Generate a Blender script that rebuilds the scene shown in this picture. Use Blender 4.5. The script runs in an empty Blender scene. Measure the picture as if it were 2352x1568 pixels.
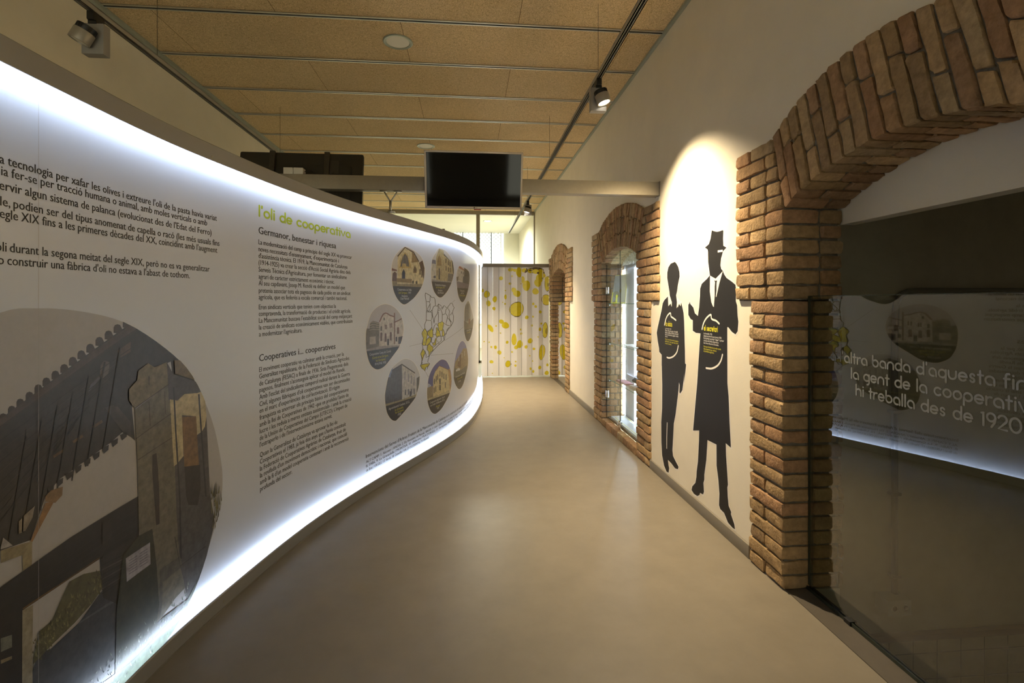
import bpy, bmesh, math, random
import numpy as np
from mathutils import Vector, Matrix
from mathutils.geometry import tessellate_polygon

S = bpy.context.scene
COL = S.collection
# ------------------------------------------------------------------ camera
F_PX, PPX, HOR, EYE = 1127.0, 1176.0, 694.0, 1.5
YAW = math.atan(99.0 / F_PX)
CA, SA = math.cos(YAW), math.sin(YAW)
cam = bpy.data.cameras.new('camera')
cam.sensor_fit = 'HORIZONTAL'; cam.sensor_width = 36.0
cam.lens = 36.0 * F_PX / 2352.0
cam.shift_y = -(784.0 - HOR) / 2352.0
cam.clip_start = 0.02; cam.clip_end = 100
cam_o = bpy.data.objects.new('camera', cam); COL.objects.link(cam_o)
cam_o.location = (0, 0, EYE); cam_o.rotation_euler = (math.pi / 2, 0, -YAW)
S.camera = cam_o
# ------------------------------------------------------------------ world, exposure
W = bpy.data.worlds.new('world_fill'); S.world = W; W.use_nodes = True  # warm even world light, added as room fill through the back doors
W.node_tree.nodes['Background'].inputs[0].default_value = (1.0, 0.90, 0.73, 1)
W.node_tree.nodes['Background'].inputs[1].default_value = 4.2
S.view_settings.view_transform = 'Standard'; S.view_settings.look = 'None'
S.view_settings.exposure = 0.13; S.view_settings.gamma = 1.0
S.view_settings.use_curve_mapping = False
try:
    S.cycles.use_denoising = True
    S.cycles.max_bounces = 10; S.cycles.diffuse_bounces = 5; S.cycles.transparent_max_bounces = 16
    S.cycles.caustics_reflective = False; S.cycles.caustics_refractive = False
    S.cycles.sample_clamp_indirect = 6.0
except Exception:
    pass
# light levels
L_FIG, L_FAR, L_LED, L_CASE, L_BEYOND, L_LOWER, L_NICHE = 44.0, 70.0, 26.0, 30.0, 170.0, 0.26, 3.0
WARM = (1.0, 0.80, 0.52); COOL = (0.68, 0.81, 1.0)

# ------------------------------------------------------------------ photo geometry -> place
def ray(u, v):
    x = (u - PPX) / F_PX
    return (x * CA + SA, -x * SA + CA, (HOR - v) / F_PX)
def wx(u, v, X):
    r = ray(u, v); t = X / r[0]; return Vector((X, r[1] * t, EYE + r[2] * t))
def wy(u, v, Y):
    r = ray(u, v); t = Y / r[1]; return Vector((r[0] * t, Y, EYE + r[2] * t))
WALL, BACK, H = 1.644, 1.963, 3.76
YFAR, YPART, XL, YB = 12.2, 9.83, -2.816, -3.0

# ------------------------------------------------------------------ materials
def lin(r, g, b):
    f = lambda c: (c / 12.92 if c <= .04045 else ((c + .055) / 1.055) ** 2.4)
    return (f(r / 255), f(g / 255), f(b / 255))
def mat(name, col=(.5, .5, .5), rough=.6, metal=0.0, spec=.5, noise=0, nscale=20, bump=0, bscale=60, attr=None, emit=None, stretch=None):
    m = bpy.data.materials.new(name); m.use_nodes = True
    nt = m.node_tree; N = nt.nodes; Lk = nt.links; b = N['Principled BSDF']
    b.inputs['Base Color'].default_value = (*col, 1); b.inputs['Roughness'].default_value = rough
    b.inputs['Metallic'].default_value = metal; b.inputs['Specular IOR Level'].default_value = spec
    src = None
    if attr:
        a = N.new('ShaderNodeAttribute'); a.attribute_name = attr; src = a.outputs['Color']
        Lk.new(src, b.inputs['Base Color'])
    tc = None
    if noise or bump:
        tc = N.new('ShaderNodeTexCoord'); vec = tc.outputs['Object']
        if stretch:
            mp = N.new('ShaderNodeMapping'); mp.inputs['Scale'].default_value = stretch
            Lk.new(vec, mp.inputs['Vector']); vec = mp.outputs['Vector']
    if noise:
        n = N.new('ShaderNodeTexNoise'); n.inputs['Scale'].default_value = nscale; n.inputs['Detail'].default_value = 6
        n.inputs['Roughness'].default_value = .65
        Lk.new(vec, n.inputs['Vector'])
        r = N.new('ShaderNodeMapRange'); r.inputs[1].default_value = .3; r.inputs[2].default_value = .7
        r.inputs[3].default_value = 1 - noise; r.inputs[4].default_value = 1 + noise * .6
        Lk.new(n.outputs['Fac'], r.inputs[0])
        mx = N.new('ShaderNodeMix'); mx.data_type = 'RGBA'; mx.blend_type = 'MULTIPLY'; mx.inputs[0].default_value = 1
        if src: Lk.new(src, mx.inputs[6]); Lk.new(a.outputs['Alpha'], mx.inputs[0])
        else: mx.inputs[6].default_value = (*col, 1)
        Lk.new(r.outputs[0], mx.inputs[7]); Lk.new(mx.outputs[2], b.inputs['Base Color'])
    if bump:
        n = N.new('ShaderNodeTexNoise'); n.inputs['Scale'].default_value = bscale; n.inputs['Detail'].default_value = 5
        Lk.new(vec, n.inputs['Vector'])
        bp = N.new('ShaderNodeBump'); bp.inputs['Strength'].default_value = bump; bp.inputs['Distance'].default_value = .01
        Lk.new(n.outputs['Fac'], bp.inputs['Height']); Lk.new(bp.outputs[0], b.inputs['Normal'])
    if emit:
        b.inputs['Emission Color'].default_value = (*emit[0], 1); b.inputs['Emission Strength'].default_value = emit[1]
    return m
def glass_mat(name, tint=(.93, .97, .95), refl=1.0):
    m = bpy.data.materials.new(name); m.use_nodes = True
    nt = m.node_tree; N = nt.nodes; Lk = nt.links; N.remove(N['Principled BSDF'])
    t = N.new('ShaderNodeBsdfTransparent'); t.inputs[0].default_value = (*tint, 1)
    g = N.new('ShaderNodeBsdfGlossy'); g.inputs[0].default_value = (1, 1, 1, 1); g.inputs['Roughness'].default_value = 0.0
    fr = N.new('ShaderNodeFresnel'); fr.inputs[0].default_value = 1.5
    mu = N.new('ShaderNodeMath'); mu.operation = 'MULTIPLY'; mu.inputs[1].default_value = refl; mu.use_clamp = True
    mx = N.new('ShaderNodeMixShader')
    ge = N.new('ShaderNodeNewGeometry'); sb = N.new('ShaderNodeMath'); sb.operation = 'SUBTRACT'; sb.inputs[0].default_value = 1.0
    Lk.new(ge.outputs['Backfacing'], sb.inputs[1]); m2_ = N.new('ShaderNodeMath'); m2_.operation = 'MULTIPLY'; m2_.inputs[1].default_value = refl
    Lk.new(sb.outputs[0], m2_.inputs[0]); Lk.new(m2_.outputs[0], mu.inputs[1])
    Lk.new(fr.outputs[0], mu.inputs[0]); Lk.new(mu.outputs[0], mx.inputs[0]); Lk.new(t.outputs[0], mx.inputs[1]); Lk.new(g.outputs[0], mx.inputs[2])
    Lk.new(mx.outputs[0], N['Material Output'].inputs[0])
    return m
M = {}
M['plaster'] = mat('cream_plaster', (.82, .76, .62), .85, spec=.2, noise=.04, nscale=3, bump=.04, bscale=90)
M['floor'] = mat('beige_floor', (.25, .216, .162), .40, spec=.4, noise=.10, nscale=5, bump=.03, bscale=120)
M['sill'] = mat('grey_threshold', (.10, .085, .065), .5, noise=.1)
M['mortar'] = mat('dark_mortar', (.20, .175, .135), .95, spec=.1, noise=.35, nscale=30, bump=.5, bscale=80)
M['brick'] = mat('old_brick', (.4, .3, .2), .9, spec=.15, noise=.34, nscale=24, bump=.55, bscale=70, attr='tone')
M['steel'] = mat('brushed_steel', (.36, .33, .27), .45, metal=.35, noise=.06, nscale=40)
M['rail'] = mat('grey_rail', (.33, .32, .30), .45, metal=.2)
M['alu'] = mat('aluminium', (.62, .62, .56), .32, metal=.9)
M['track'] = mat('track_grey', (.40, .38, .32), .45, metal=.25)
M['dark'] = mat('black_plastic', (.012, .012, .011), .45)
M['darkgrey'] = mat('dark_grey_plastic', (.045, .040, .028), .6)
M['tvback'] = mat('television_back', (.030, .027, .018), .6)
M['screen'] = mat('glossy_screen', (.004, .004, .004), .05, spec=.2)
M['bezel'] = mat('bezel_silver', (.55, .47, .38), .38, metal=.6)
M['white'] = mat('white_plastic', (.72, .70, .64), .5)
M['chrome'] = mat('chrome', (.8, .8, .8), .12, metal=1)
M['base'] = mat('baseboard_grey', (.23, .205, .16), .55)
M['panel'] = mat('panel_white', (.66, .70, .80), .30, spec=.5)
def aniso(m, rough, a):
    nt = m.node_tree; b = nt.nodes['Principled BSDF']; tn = nt.nodes.new('ShaderNodeTangent'); tn.direction_type = 'UV_MAP'; tn.uv_map = 'UVMap'
    nt.links.new(tn.outputs[0], b.inputs['Tangent']); b.inputs['Anisotropic'].default_value = a; b.inputs['Roughness'].default_value = rough
aniso(M['panel'], .30, .6)
M['print'] = mat('printed_picture', (.5, .5, .5), .36, spec=.5, attr='tone', noise=.42, nscale=34)
M['ink'] = mat('black_ink', (.018, .017, .018), .4)
M['lime'] = mat('lime_ink', (.42, .50, .015), .4)
M['yellow'] = mat('yellow_ink', (.72, .66, .02), .5)
M['grey_ink'] = mat('grey_ink', (.38, .36, .35), .4)
M['sticker'] = mat('black_sticker', (.013, .012, .011), .5, spec=.3)
M['sticker_white'] = mat('white_sticker', (.86, .83, .76), .5)
M['frost'] = mat('frosted_lettering', (.25, .26, .25), .6)
M['glass'] = glass_mat('clear_glass')
M['glass_bal'] = glass_mat('balustrade_glass', (.80, .84, .77), 3.0)
M['glass_edge'] = mat('glass_edge', (.03, .036, .024), .15)
M['glass_green'] = mat('green_glass_edge', (.12, .33, .26), .15)
M['led'] = mat('led_light', (1, 1, 1), .5, emit=(COOL, L_LED))
M['led_case'] = mat('led_case_light', (1, 1, 1), .5, emit=(COOL, L_CASE))
M['lens'] = mat('lamp_lens', (1, 1, 1), .5, emit=((1, .9, .75), 9))
M['bulb'] = mat('downlight_lit', (1, 1, 1), .5, emit=((1, .95, .85), 9))
M['diffuser'] = mat('downlight_off', (.80, .76, .66), .5)
M['ring'] = mat('downlight_ring', (.36, .39, .33), .45, metal=.3)
M['slat'] = mat('white_slat', (.80, .79, .76), .5, noise=.03, nscale=4)
M['caseback'] = mat('white_lacquer', (.80, .82, .86), .5)
M['stone'] = mat('dark_stone', (.10, .085, .065), .95, noise=.5, nscale=6, bump=.6, bscale=9)
M['olive'] = mat('oil_press_black', (.018, .02, .016), .6, bump=.6, bscale=60)
M['pink'] = mat('pink_card', (.42, .16, .20), .6)
M['wood'] = mat('pale_wood', (.42, .30, .19), .6, noise=.2, nscale=30)
M['drop'] = mat('yellow_oil_print', (.66, .55, .015), .4, noise=.12, nscale=18)
M['drop_dark'] = mat('brown_oil_print', (.10, .065, .012), .4)
M['pipe'] = mat('grey_pipe', (.24, .23, .185), .6)
M['lowwall'] = mat('aged_cream_wall', (.60, .55, .42), .9, noise=.14, nscale=2.5)
M['room'] = mat('white_room_paint', (.82, .80, .70), .8)
M['lowrail'] = mat('brown_dado_rail', (.16, .11, .06), .6)
M['red_led'] = mat('standby_red', (.3, .02, .02), .4)
M['mesh_white'] = mat('white_metal_mesh', (.85, .86, .86), .5)

def ceiling_mat():
    m = mat('wood_wool_board', (.40, .29, .155), .95, spec=.1)
    nt = m.node_tree; N = nt.nodes; Lk = nt.links; b = N['Principled BSDF']
    tc = N.new('ShaderNodeTexCoord')
    n = N.new('ShaderNodeTexNoise'); n.inputs['Scale'].default_value = 95; n.inputs['Detail'].default_value = 3; n.inputs['Distortion'].default_value = 2.2
    Lk.new(tc.outputs['Object'], n.inputs['Vector'])
    r = N.new('ShaderNodeValToRGB')
    r.color_ramp.elements[0].position = .36; r.color_ramp.elements[0].color = (.44, .305, .15, 1)
    r.color_ramp.elements[1].position = .58; r.color_ramp.elements[1].color = (.87, .68, .41, 1)
    Lk.new(n.outputs['Fac'], r.inputs[0])
    n2 = N.new('ShaderNodeTexNoise'); n2.inputs['Scale'].default_value = 1.1
    Lk.new(tc.outputs['Object'], n2.inputs['Vector'])
    mr = N.new('ShaderNodeMapRange'); mr.inputs[1].default_value = .3; mr.inputs[2].default_value = .7; mr.inputs[3].default_value = .92; mr.inputs[4].default_value = 1.06
    Lk.new(n2.outputs['Fac'], mr.inputs[0])
    br = N.new('ShaderNodeTexBrick'); br.offset = .5
    br.inputs['Color1'].default_value = (1, 1, 1, 1); br.inputs['Color2'].default_value = (.93, .93, .93, 1); br.inputs['Mortar'].default_value = (.28, .25, .2, 1)
    br.inputs['Scale'].default_value = 1; br.inputs['Mortar Size'].default_value = .0022; br.inputs['Mortar Smooth'].default_value = 0
    br.inputs['Brick Width'].default_value = 1.9; br.inputs['Row Height'].default_value = .715
    mp = N.new('ShaderNodeMapping'); mp.inputs['Location'].default_value = (.55, -.405, 0)
    Lk.new(tc.outputs['Object'], mp.inputs['Vector']); Lk.new(mp.outputs[0], br.inputs['Vector'])
    m1 = N.new('ShaderNodeMix'); m1.data_type = 'RGBA'; m1.blend_type = 'MULTIPLY'; m1.inputs[0].default_value = 1
    Lk.new(r.outputs[0], m1.inputs[6]); Lk.new(br.outputs['Color'], m1.inputs[7])
    m2 = N.new('ShaderNodeMix'); m2.data_type = 'RGBA'; m2.blend_type = 'MULTIPLY'; m2.inputs[0].default_value = 1
    Lk.new(m1.outputs[2], m2.inputs[6]); Lk.new(mr.outputs[0], m2.inputs[7])
    Lk.new(m2.outputs[2], b.inputs['Base Color'])
    bp = N.new('ShaderNodeBump'); bp.inputs['Strength'].default_value = .5; bp.inputs['Distance'].default_value = .004
    Lk.new(n.outputs['Fac'], bp.inputs['Height']); Lk.new(bp.outputs[0], b.inputs['Normal'])
    return m
M['ceiling'] = ceiling_mat()
def tile_mat():
    m = mat('dado_tiles', (.5, .46, .34), .3)
    nt = m.node_tree; N = nt.nodes; Lk = nt.links; b = N['Principled BSDF']
    tc = N.new('ShaderNodeTexCoord'); mp = N.new('ShaderNodeMapping'); mp.inputs['Rotation'].default_value = (math.pi / 2, 0, 0)
    br = N.new('ShaderNodeTexBrick'); br.offset = 0
    br.inputs['Color1'].default_value = (.50, .46, .33, 1); br.inputs['Color2'].default_value = (.47, .44, .32, 1); br.inputs['Mortar'].default_value = (.12, .11, .07, 1)
    br.inputs['Scale'].default_value = 1; br.inputs['Mortar Size'].default_value = .004
    br.inputs['Brick Width'].default_value = .2; br.inputs['Row Height'].default_value = .2
    Lk.new(tc.outputs['Object'], mp.inputs['Vector']); Lk.new(mp.outputs[0], br.inputs['Vector']); Lk.new(br.outputs['Color'], b.inputs['Base Color'])
    return m
M['tile'] = tile_mat()

def vinyl_gloss(m, w=.8, k=.75):
    # glossy film whose fine vertical grain spreads reflections sideways
    nt = m.node_tree; N = nt.nodes; Lk = nt.links; b = N['Principled BSDF']
    g = N.new('ShaderNodeNewGeometry'); cr = N.new('ShaderNodeVectorMath'); cr.operation = 'CROSS_PRODUCT'; cr.inputs[1].default_value = (0, 0, 1)
    Lk.new(g.outputs['Normal'], cr.inputs[0])
    sc = N.new('ShaderNodeVectorMath'); sc.operation = 'MULTIPLY'; sc.inputs[1].default_value = (5300, 5300, 5300); Lk.new(g.outputs['Position'], sc.inputs[0])
    wn = N.new('ShaderNodeTexWhiteNoise'); wn.noise_dimensions = '3D'; Lk.new(sc.outputs[0], wn.inputs['Vector'])
    mr = N.new('ShaderNodeMapRange'); mr.inputs[3].default_value = -k / 2; mr.inputs[4].default_value = k / 2; Lk.new(wn.outputs['Value'], mr.inputs[0])
    ml = N.new('ShaderNodeVectorMath'); ml.operation = 'SCALE'; Lk.new(cr.outputs[0], ml.inputs[0]); Lk.new(mr.outputs[0], ml.inputs['Scale'])
    ad = N.new('ShaderNodeVectorMath'); ad.operation = 'ADD'; Lk.new(g.outputs['Normal'], ad.inputs[0]); Lk.new(ml.outputs[0], ad.inputs[1])
    nm = N.new('ShaderNodeVectorMath'); nm.operation = 'NORMALIZE'; Lk.new(ad.outputs[0], nm.inputs[0]); Lk.new(nm.outputs[0], b.inputs['Coat Normal'])
    b.inputs['Coat Weight'].default_value = w; b.inputs['Coat Roughness'].default_value = .06
vinyl_gloss(M['panel'], .5, .32); vinyl_gloss(M['print'], .3, .32)
# ------------------------------------------------------------------ mesh helpers
class MB:
    def __init__(s): s.v = []; s.f = []; s.mi = []; s.c = []
    def add(s, vs, fs, mi=0, col=None):
        o = len(s.v); s.v += [tuple(p) for p in vs]
        for f in fs: s.f.append(tuple(i + o for i in f)); s.mi.append(mi); s.c.append(col)
        return s
    def box(s, a, b, mi=0, col=None):
        (x0, y0, z0), (x1, y1, z1) = a, b
        x0, x1 = min(x0, x1), max(x0, x1); y0, y1 = min(y0, y1), max(y0, y1); z0, z1 = min(z0, z1), max(z0, z1)
        v = [(x0, y0, z0), (x1, y0, z0), (x1, y1, z0), (x0, y1, z0), (x0, y0, z1), (x1, y0, z1), (x1, y1, z1), (x0, y1, z1)]
        return s.add(v, [(0, 3, 2, 1), (4, 5, 6, 7), (0, 1, 5, 4), (1, 2, 6, 5), (2, 3, 7, 6), (3, 0, 4, 7)], mi, col)
    def cbox(s, a, b, ch=.004, mi=0):
        # box with chamfered edges
        a = Vector(a); b = Vector(b); lo = Vector([min(a[i], b[i]) for i in range(3)]); hi = Vector([max(a[i], b[i]) for i in range(3)])
        bm = bmesh.new(); bmesh.ops.create_cube(bm, size=1)
        for v in bm.verts: v.co = Vector([lo[i] + (v.co[i] + .5) * (hi[i] - lo[i]) for i in range(3)])
        ch = min(ch, .45 * min(hi - lo))
        bmesh.ops.bevel(bm, geom=bm.edges[:], offset=ch, segments=2, affect='EDGES', profile=.6)
        return s.bm(bm, mi)
    def bm(s, bm, mi=0, mx=None):
        bm.verts.index_update()
        s.add([(mx @ v.co) if mx else v.co for v in bm.verts], [[v.index for v in f.verts] for f in bm.faces], mi); bm.free(); return s
    def tube(s, pts, r, n=10, mi=0, cap=True):
        pts = [Vector(p) for p in pts]; rings = []; up = None
        for i, p in enumerate(pts):
            d = ((pts[min(i + 1, len(pts) - 1)] - p).normalized() + (p - pts[max(i - 1, 0)]).normalized()).normalized()
            if up is None:
                up = Vector((0, 0, 1)) if abs(d.z) < .9 else Vector((1, 0, 0))
            sd = d.cross(up).normalized(); up = sd.cross(d).normalized()
            rr = r[i] if isinstance(r, (list, tuple)) else r
            rings.append([p + (sd * math.cos(2 * math.pi * k / n) + up * math.sin(2 * math.pi * k / n)) * rr for k in range(n)])
        vs = [q for rg in rings for q in rg]; fs = []
        for i in range(len(rings) - 1):
            for k in range(n): fs.append((i * n + k, i * n + (k + 1) % n, (i + 1) * n + (k + 1) % n, (i + 1) * n + k))
        if cap: fs.append(tuple(range(n))[::-1]); fs.append(tuple((len(rings) - 1) * n + k for k in range(n)))
        return s.add(vs, fs, mi)
    def lathe(s, prof, mx, n=32, mi=0):
        # prof: list of (radius, height) along local z
        vs = []; fs = []
        for r, h in prof:
            for k in range(n):
                a = 2 * math.pi * k / n; vs.append(mx @ Vector((r * math.cos(a), r * math.sin(a), h)))
        for i in range(len(prof) - 1):
            for k in range(n): fs.append((i * n + k, i * n + (k + 1) % n, (i + 1) * n + (k + 1) % n, (i + 1) * n + k))
        fs.append(tuple(range(n))[::-1]); fs.append(tuple((len(prof) - 1) * n + k for k in range(n)))
        return s.add(vs, fs, mi)
    def prism(s, poly, d, mi=0):
        # poly: list of 3-D points in one plane; d: extrusion vector
        n = len(poly); P = [Vector(p) for p in poly]; d = Vector(d)
        tris = tessellate_polygon([P]); vs = P + [p + d for p in P]
        fs = [t for t in tris] + [(c + n, b + n, a + n) for a, b, c in tris] + [(i, (i + 1) % n, (i + 1) % n + n, i + n) for i in range(n)]
        return s.add(vs, fs, mi)
    def build(s, name, mats, parent=None, smooth=False, fixn=True):
        me = bpy.data.meshes.new(name); me.from_pydata(s.v, [], s.f)
        if not isinstance(mats, (list, tuple)): mats = [mats]
        for m in mats: me.materials.append(m)
        if len(mats) > 1: me.polygons.foreach_set('material_index', s.mi)
        if any(c is not None for c in s.c):
            at = me.attributes.new('tone', 'FLOAT_COLOR', 'CORNER'); arr = []
            for p in me.polygons:
                c = s.c[p.index] or (.5, .5, .5); arr += [c[0], c[1], c[2], c[3] if len(c) > 3 else 1] * p.loop_total
            at.data.foreach_set('color', arr)
        if fixn:
            b = bmesh.new(); b.from_mesh(me); bmesh.ops.recalc_face_normals(b, faces=b.faces); b.to_mesh(me); b.free()
        if smooth:
            me.polygons.foreach_set('use_smooth', [True] * len(me.polygons))
            if smooth != 'all':
                try: me.set_sharp_from_angle(angle=math.radians(28))
                except Exception: pass
        me.update()
        o = bpy.data.objects.new(name, me); COL.objects.link(o)
        if parent is not None: adopt(o, parent)
        return o
ROOTLOC = {}
def adopt(o, parent):
    o.parent = parent
    # geometry is written in place coordinates; every root is only translated
    loc = ROOTLOC.get(parent.name, Vector((0, 0, 0)))
    o.matrix_parent_inverse = Matrix.Translation(-loc)
    ROOTLOC[o.name] = Vector((0, 0, 0))
def thing(name, label, cat, loc, group=None, kind=None):
    o = bpy.data.objects.new(name, None); COL.objects.link(o); o.location = loc; o.empty_display_size = .1
    o['label'] = label; o['category'] = cat
    if group: o['group'] = group
    if kind: o['kind'] = kind
    ROOTLOC[o.name] = Vector(loc); return o
def tag(o, label, cat, group=None):
    o['label'] = label; o['category'] = cat
    bb = [Vector(c) for c in o.bound_box]
    c = Vector(((bb[0].x + bb[6].x) / 2, (bb[0].y + bb[6].y) / 2, bb[0].z))
    o.data.transform(Matrix.Translation(-c)); o.location = c; ROOTLOC[o.name] = c
    if group: o['group'] = group
    return o
def struct(o, label=None):
    o['kind'] = 'structure'
    if label: o['label'] = label
    return o

# ------------------------------------------------------------------ lettering
_tc = {}
def text_tris(s, bold=0.0):
    k = (s, bold)
    if k not in _tc:
        c = bpy.data.curves.new('lettering', 'FONT'); c.body = s; c.resolution_u = 2
        o = bpy.data.objects.new('lettering', c); me = bpy.data.meshes.new_from_object(o)
        v = np.array([(p.co.x, p.co.y) for p in me.vertices]); f = [tuple(p.vertices) for p in me.polygons]
        if bold:   # heavier strokes: printed twice, a hair apart
            n_ = len(v); f = f + [tuple(i + n_ for i in q) for q in f]; v = np.concatenate([v - [bold, 0], v + [bold, 0]]); v = v - [v[:, 0].min(), 0]
        _tc[k] = (v, f); bpy.data.objects.remove(o); bpy.data.curves.remove(c); bpy.data.meshes.remove(me)
    return _tc[k]
def arc(cx, cy, r, a0, a1, n=18, ry=None):
    ry = ry or r
    return [(cx + r * math.cos(math.radians(a0 + (a1 - a0) * i / n)), cy + ry * math.sin(math.radians(a0 + (a1 - a0) * i / n))) for i in range(n + 1)]
R4 = .40
GL = {
 'o': (1.0, [arc(.5, .5, R4, 0, 360)]),
 'a': (1.0, [arc(.5, .5, R4, 0, 290), [(.9, .5), (.9, .1)]]),
 'b': (1.0, [arc(.5, .5, R4, 0, 360), [(.1, 1.42), (.1, .5)]]),
 'd': (1.0, [arc(.5, .5, R4, 0, 360), [(.9, 1.42), (.9, .1)]]),
 'p': (1.0, [arc(.5, .5, R4, 0, 360), [(.1, .5), (.1, -.36)]]),
 'q': (1.0, [arc(.5, .5, R4, 0, 360), [(.9, .9), (.9, -.36)]]),
 'g': (1.0, [arc(.5, .5, R4, 40, 300), [(.9, .9), (.9, -.1), (.82, -.28), (.62, -.34)]]),
 'e': (1.0, [arc(.5, .5, R4, 0, 318), [(.1, .5), (.9, .5)]]),
 'c': (.92, [arc(.5, .5, R4, 48, 312)]),
 'l': (.3, [[(.15, 1.42), (.15, .1)]]),
 'i': (.3, [[(.15, .9), (.15, .1)], [(.15, 1.24), (.15, 1.26)]]),
 't': (.62, [[(.31, 1.3), (.31, .1)], [(.08, .9), (.56, .9)]]),
 'r': (.62, [[(.1, .9), (.1, .1)], arc(.5, .5, R4, 180, 80)]),
 'n': (1.0, [[(.1, .5), (.1, .1)], arc(.5, .5, R4, 180, 0), [(.9, .5), (.9, .1)]]),
 'h': (1.0, [[(.1, 1.42), (.1, .1)], arc(.5, .5, R4, 180, 0), [(.9, .5), (.9, .1)]]),
 'u': (1.0, [[(.1, .9), (.1, .5)], arc(.5, .5, R4, 180, 360), [(.9, .9), (.9, .5)]]),
 'v': (.9, [[(.08, .9), (.45, .12), (.82, .9)]]),
 's': (.74, [arc(.37, .7, .2, 20, 270, 12) + arc(.37, .3, .2, 90, -160, 12)]),
 'f': (.6, [[(.2, .1), (.2, 1.1)] + arc(.42, 1.15, .22, 180, 75, 8), [(.05, .9), (.5, .9)]]),
 "'": (.3, [[(.15, 1.42), (.13, 1.2)]]),
 '1': (.42, [[(.08, 1.28), (.26, 1.42), (.26, .1)]]),
 '9': (.95, [arc(.48, 1.02, .38, 0, 360), [(.86, 1.02), (.8, .6), (.5, .1)]]),
 '2': (.9, [arc(.45, 1.04, .36, 165, -35, 14) + [(.1, .1), (.84, .1)]]),
 '0': (1.15, [arc(.57, .76, .46, 0, 360, 24, .66)]),
 'ò': (1.0, [arc(.5, .5, R4, 0, 360), [(.4, 1.42), (.56, 1.22)]]),
 ' ': (.55, []),
}
def round_text(s, w=.1, gap=.08):
    # rounded single-stroke lettering -> list of polygons, x-height 1; returns polys, width
    x = 0; polys = []
    for ch in s:
        adv, st = GL[ch]
        for pl in st:
            q = [Vector((x + a, b)) for a, b in pl]
            L = []; Rr = []
            for i, p in enumerate(q):
                d = (q[min(i + 1, len(q) - 1)] - q[max(i - 1, 0)]).normalized(); nn = Vector((-d.y, d.x)) * w
                L.append(p + nn); Rr.append(p - nn)
            for i in range(len(q) - 1): polys.append([L[i], L[i + 1], Rr[i + 1], Rr[i]])
            for e in (q[0], q[-1]): polys.append([e + Vector((math.cos(k * math.pi / 6), math.sin(k * math.pi / 6))) * w for k in range(12)])
        x += adv + gap
    return polys, x - gap
def ribbon2(pts, w, closed=False):
    q = [Vector(p) for p in pts]; n = len(q); L = []; Rr = []
    for i, p in enumerate(q):
        a = q[(i - 1) % n] if (closed or i > 0) else p; b = q[(i + 1) % n] if (closed or i < n - 1) else p
        d = (b - a).normalized() if (b - a).length > 1e-9 else Vector((1, 0)); nn = Vector((-d.y, d.x)) * w
        L.append(p + nn); Rr.append(p - nn)
    out = []
    for i in range(n if closed else n - 1):
        j = (i + 1) % n; out.append([L[i], L[j], Rr[j], Rr[i]])
    return out
def smooth_closed(pts, k=5):
    n = len(pts); out = []
    for i in range(n):
        p0, p1, p2, p3 = [Vector(pts[(i + j) % n]) for j in (-1, 0, 1, 2)]
        for t in range(k):
            t = t / k
            out.append(.5 * ((2 * p1) + (p2 - p0) * t + (2 * p0 - 5 * p1 + 4 * p2 - p3) * t * t + (3 * p1 - p0 - 3 * p2 + p3) * t ** 3))
    return out
def clip_convex(poly, clip):
    area = sum(clip[i][0] * clip[(i + 1) % len(clip)][1] - clip[(i + 1) % len(clip)][0] * clip[i][1] for i in range(len(clip)))
    sg = 1 if area > 0 else -1; out = [Vector(p) for p in poly]
    for i in range(len(clip)):
        a = Vector(clip[i]); b = Vector(clip[(i + 1) % len(clip)]); e = b - a
        if e.length < 1e-9: continue
        inside = lambda p: sg * (e.x * (p.y - a.y) - e.y * (p.x - a.x)) >= 0
        src = out; out = []
        for j in range(len(src)):
            p = src[j]; q = src[(j + 1) % len(src)]; ip, iq = inside(p), inside(q)
            if ip: out.append(p)
            if ip != iq:
                dp = e.x * (p.y - a.y) - e.y * (p.x - a.x); dq = e.x * (q.y - a.y) - e.y * (q.x - a.x)
                out.append(p + (q - p) * (dp / (dp - dq)))
        if len(out) < 3: return []
    return out
def flat_tris(poly):
    P = [Vector((p[0], p[1], 0)) for p in poly]
    return [(poly[a], poly[b], poly[c]) for a, b, c in tessellate_polygon([P])]

# ================================================================== STRUCTURE
# floor, ceiling, far room
b = MB(); b.box((XL, YB, -.12), (WALL + .02, 16.2, 0)); b.box((WALL + .02, 12.3, -.12), (BACK, 16.2, 0))
struct(b.build('floor', M['floor']), 'beige smooth floor of the corridor')
b = MB(); b.box((XL - .05, YB, H), (BACK, YFAR, H + .1)); ceil = struct(b.build('ceiling', M['ceiling']), 'wood wool board ceiling in rows between metal profiles')
for k in range(-9, 12):
    y = 3.985 + .715 * k
    if not (YB < y < YFAR - .05): continue
    b = MB()
    for dy in (-.017, .017): b.cbox((XL, y + dy - .006, H - .010), (WALL, y + dy + .006, H + .002), .002)
    o = b.build('ceiling_profile', M['alu'], ceil)
    b = MB(); b.box((XL, y - .011, H - .002), (WALL, y + .011, H + .003)); b.build('groove', M['dark'], o)
b = MB(); b.box((XL, YB, H - .03), (XL + .045, YFAR, H)); struct(b.build('trim_1', M['ring']), 'metal angle along the left edge of the ceiling')
b = MB(); b.box((WALL - .03, YB, H - .02), (WALL, YFAR, H)); struct(b.build('trim_2', M['ring']), 'metal angle along the right edge of the ceiling')
b = MB(); b.box((XL - .1, YB, 0), (XL, 16.2, H)); struct(b.build('wall_left', M['plaster']), 'plain cream wall behind the curved panel')

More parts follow.
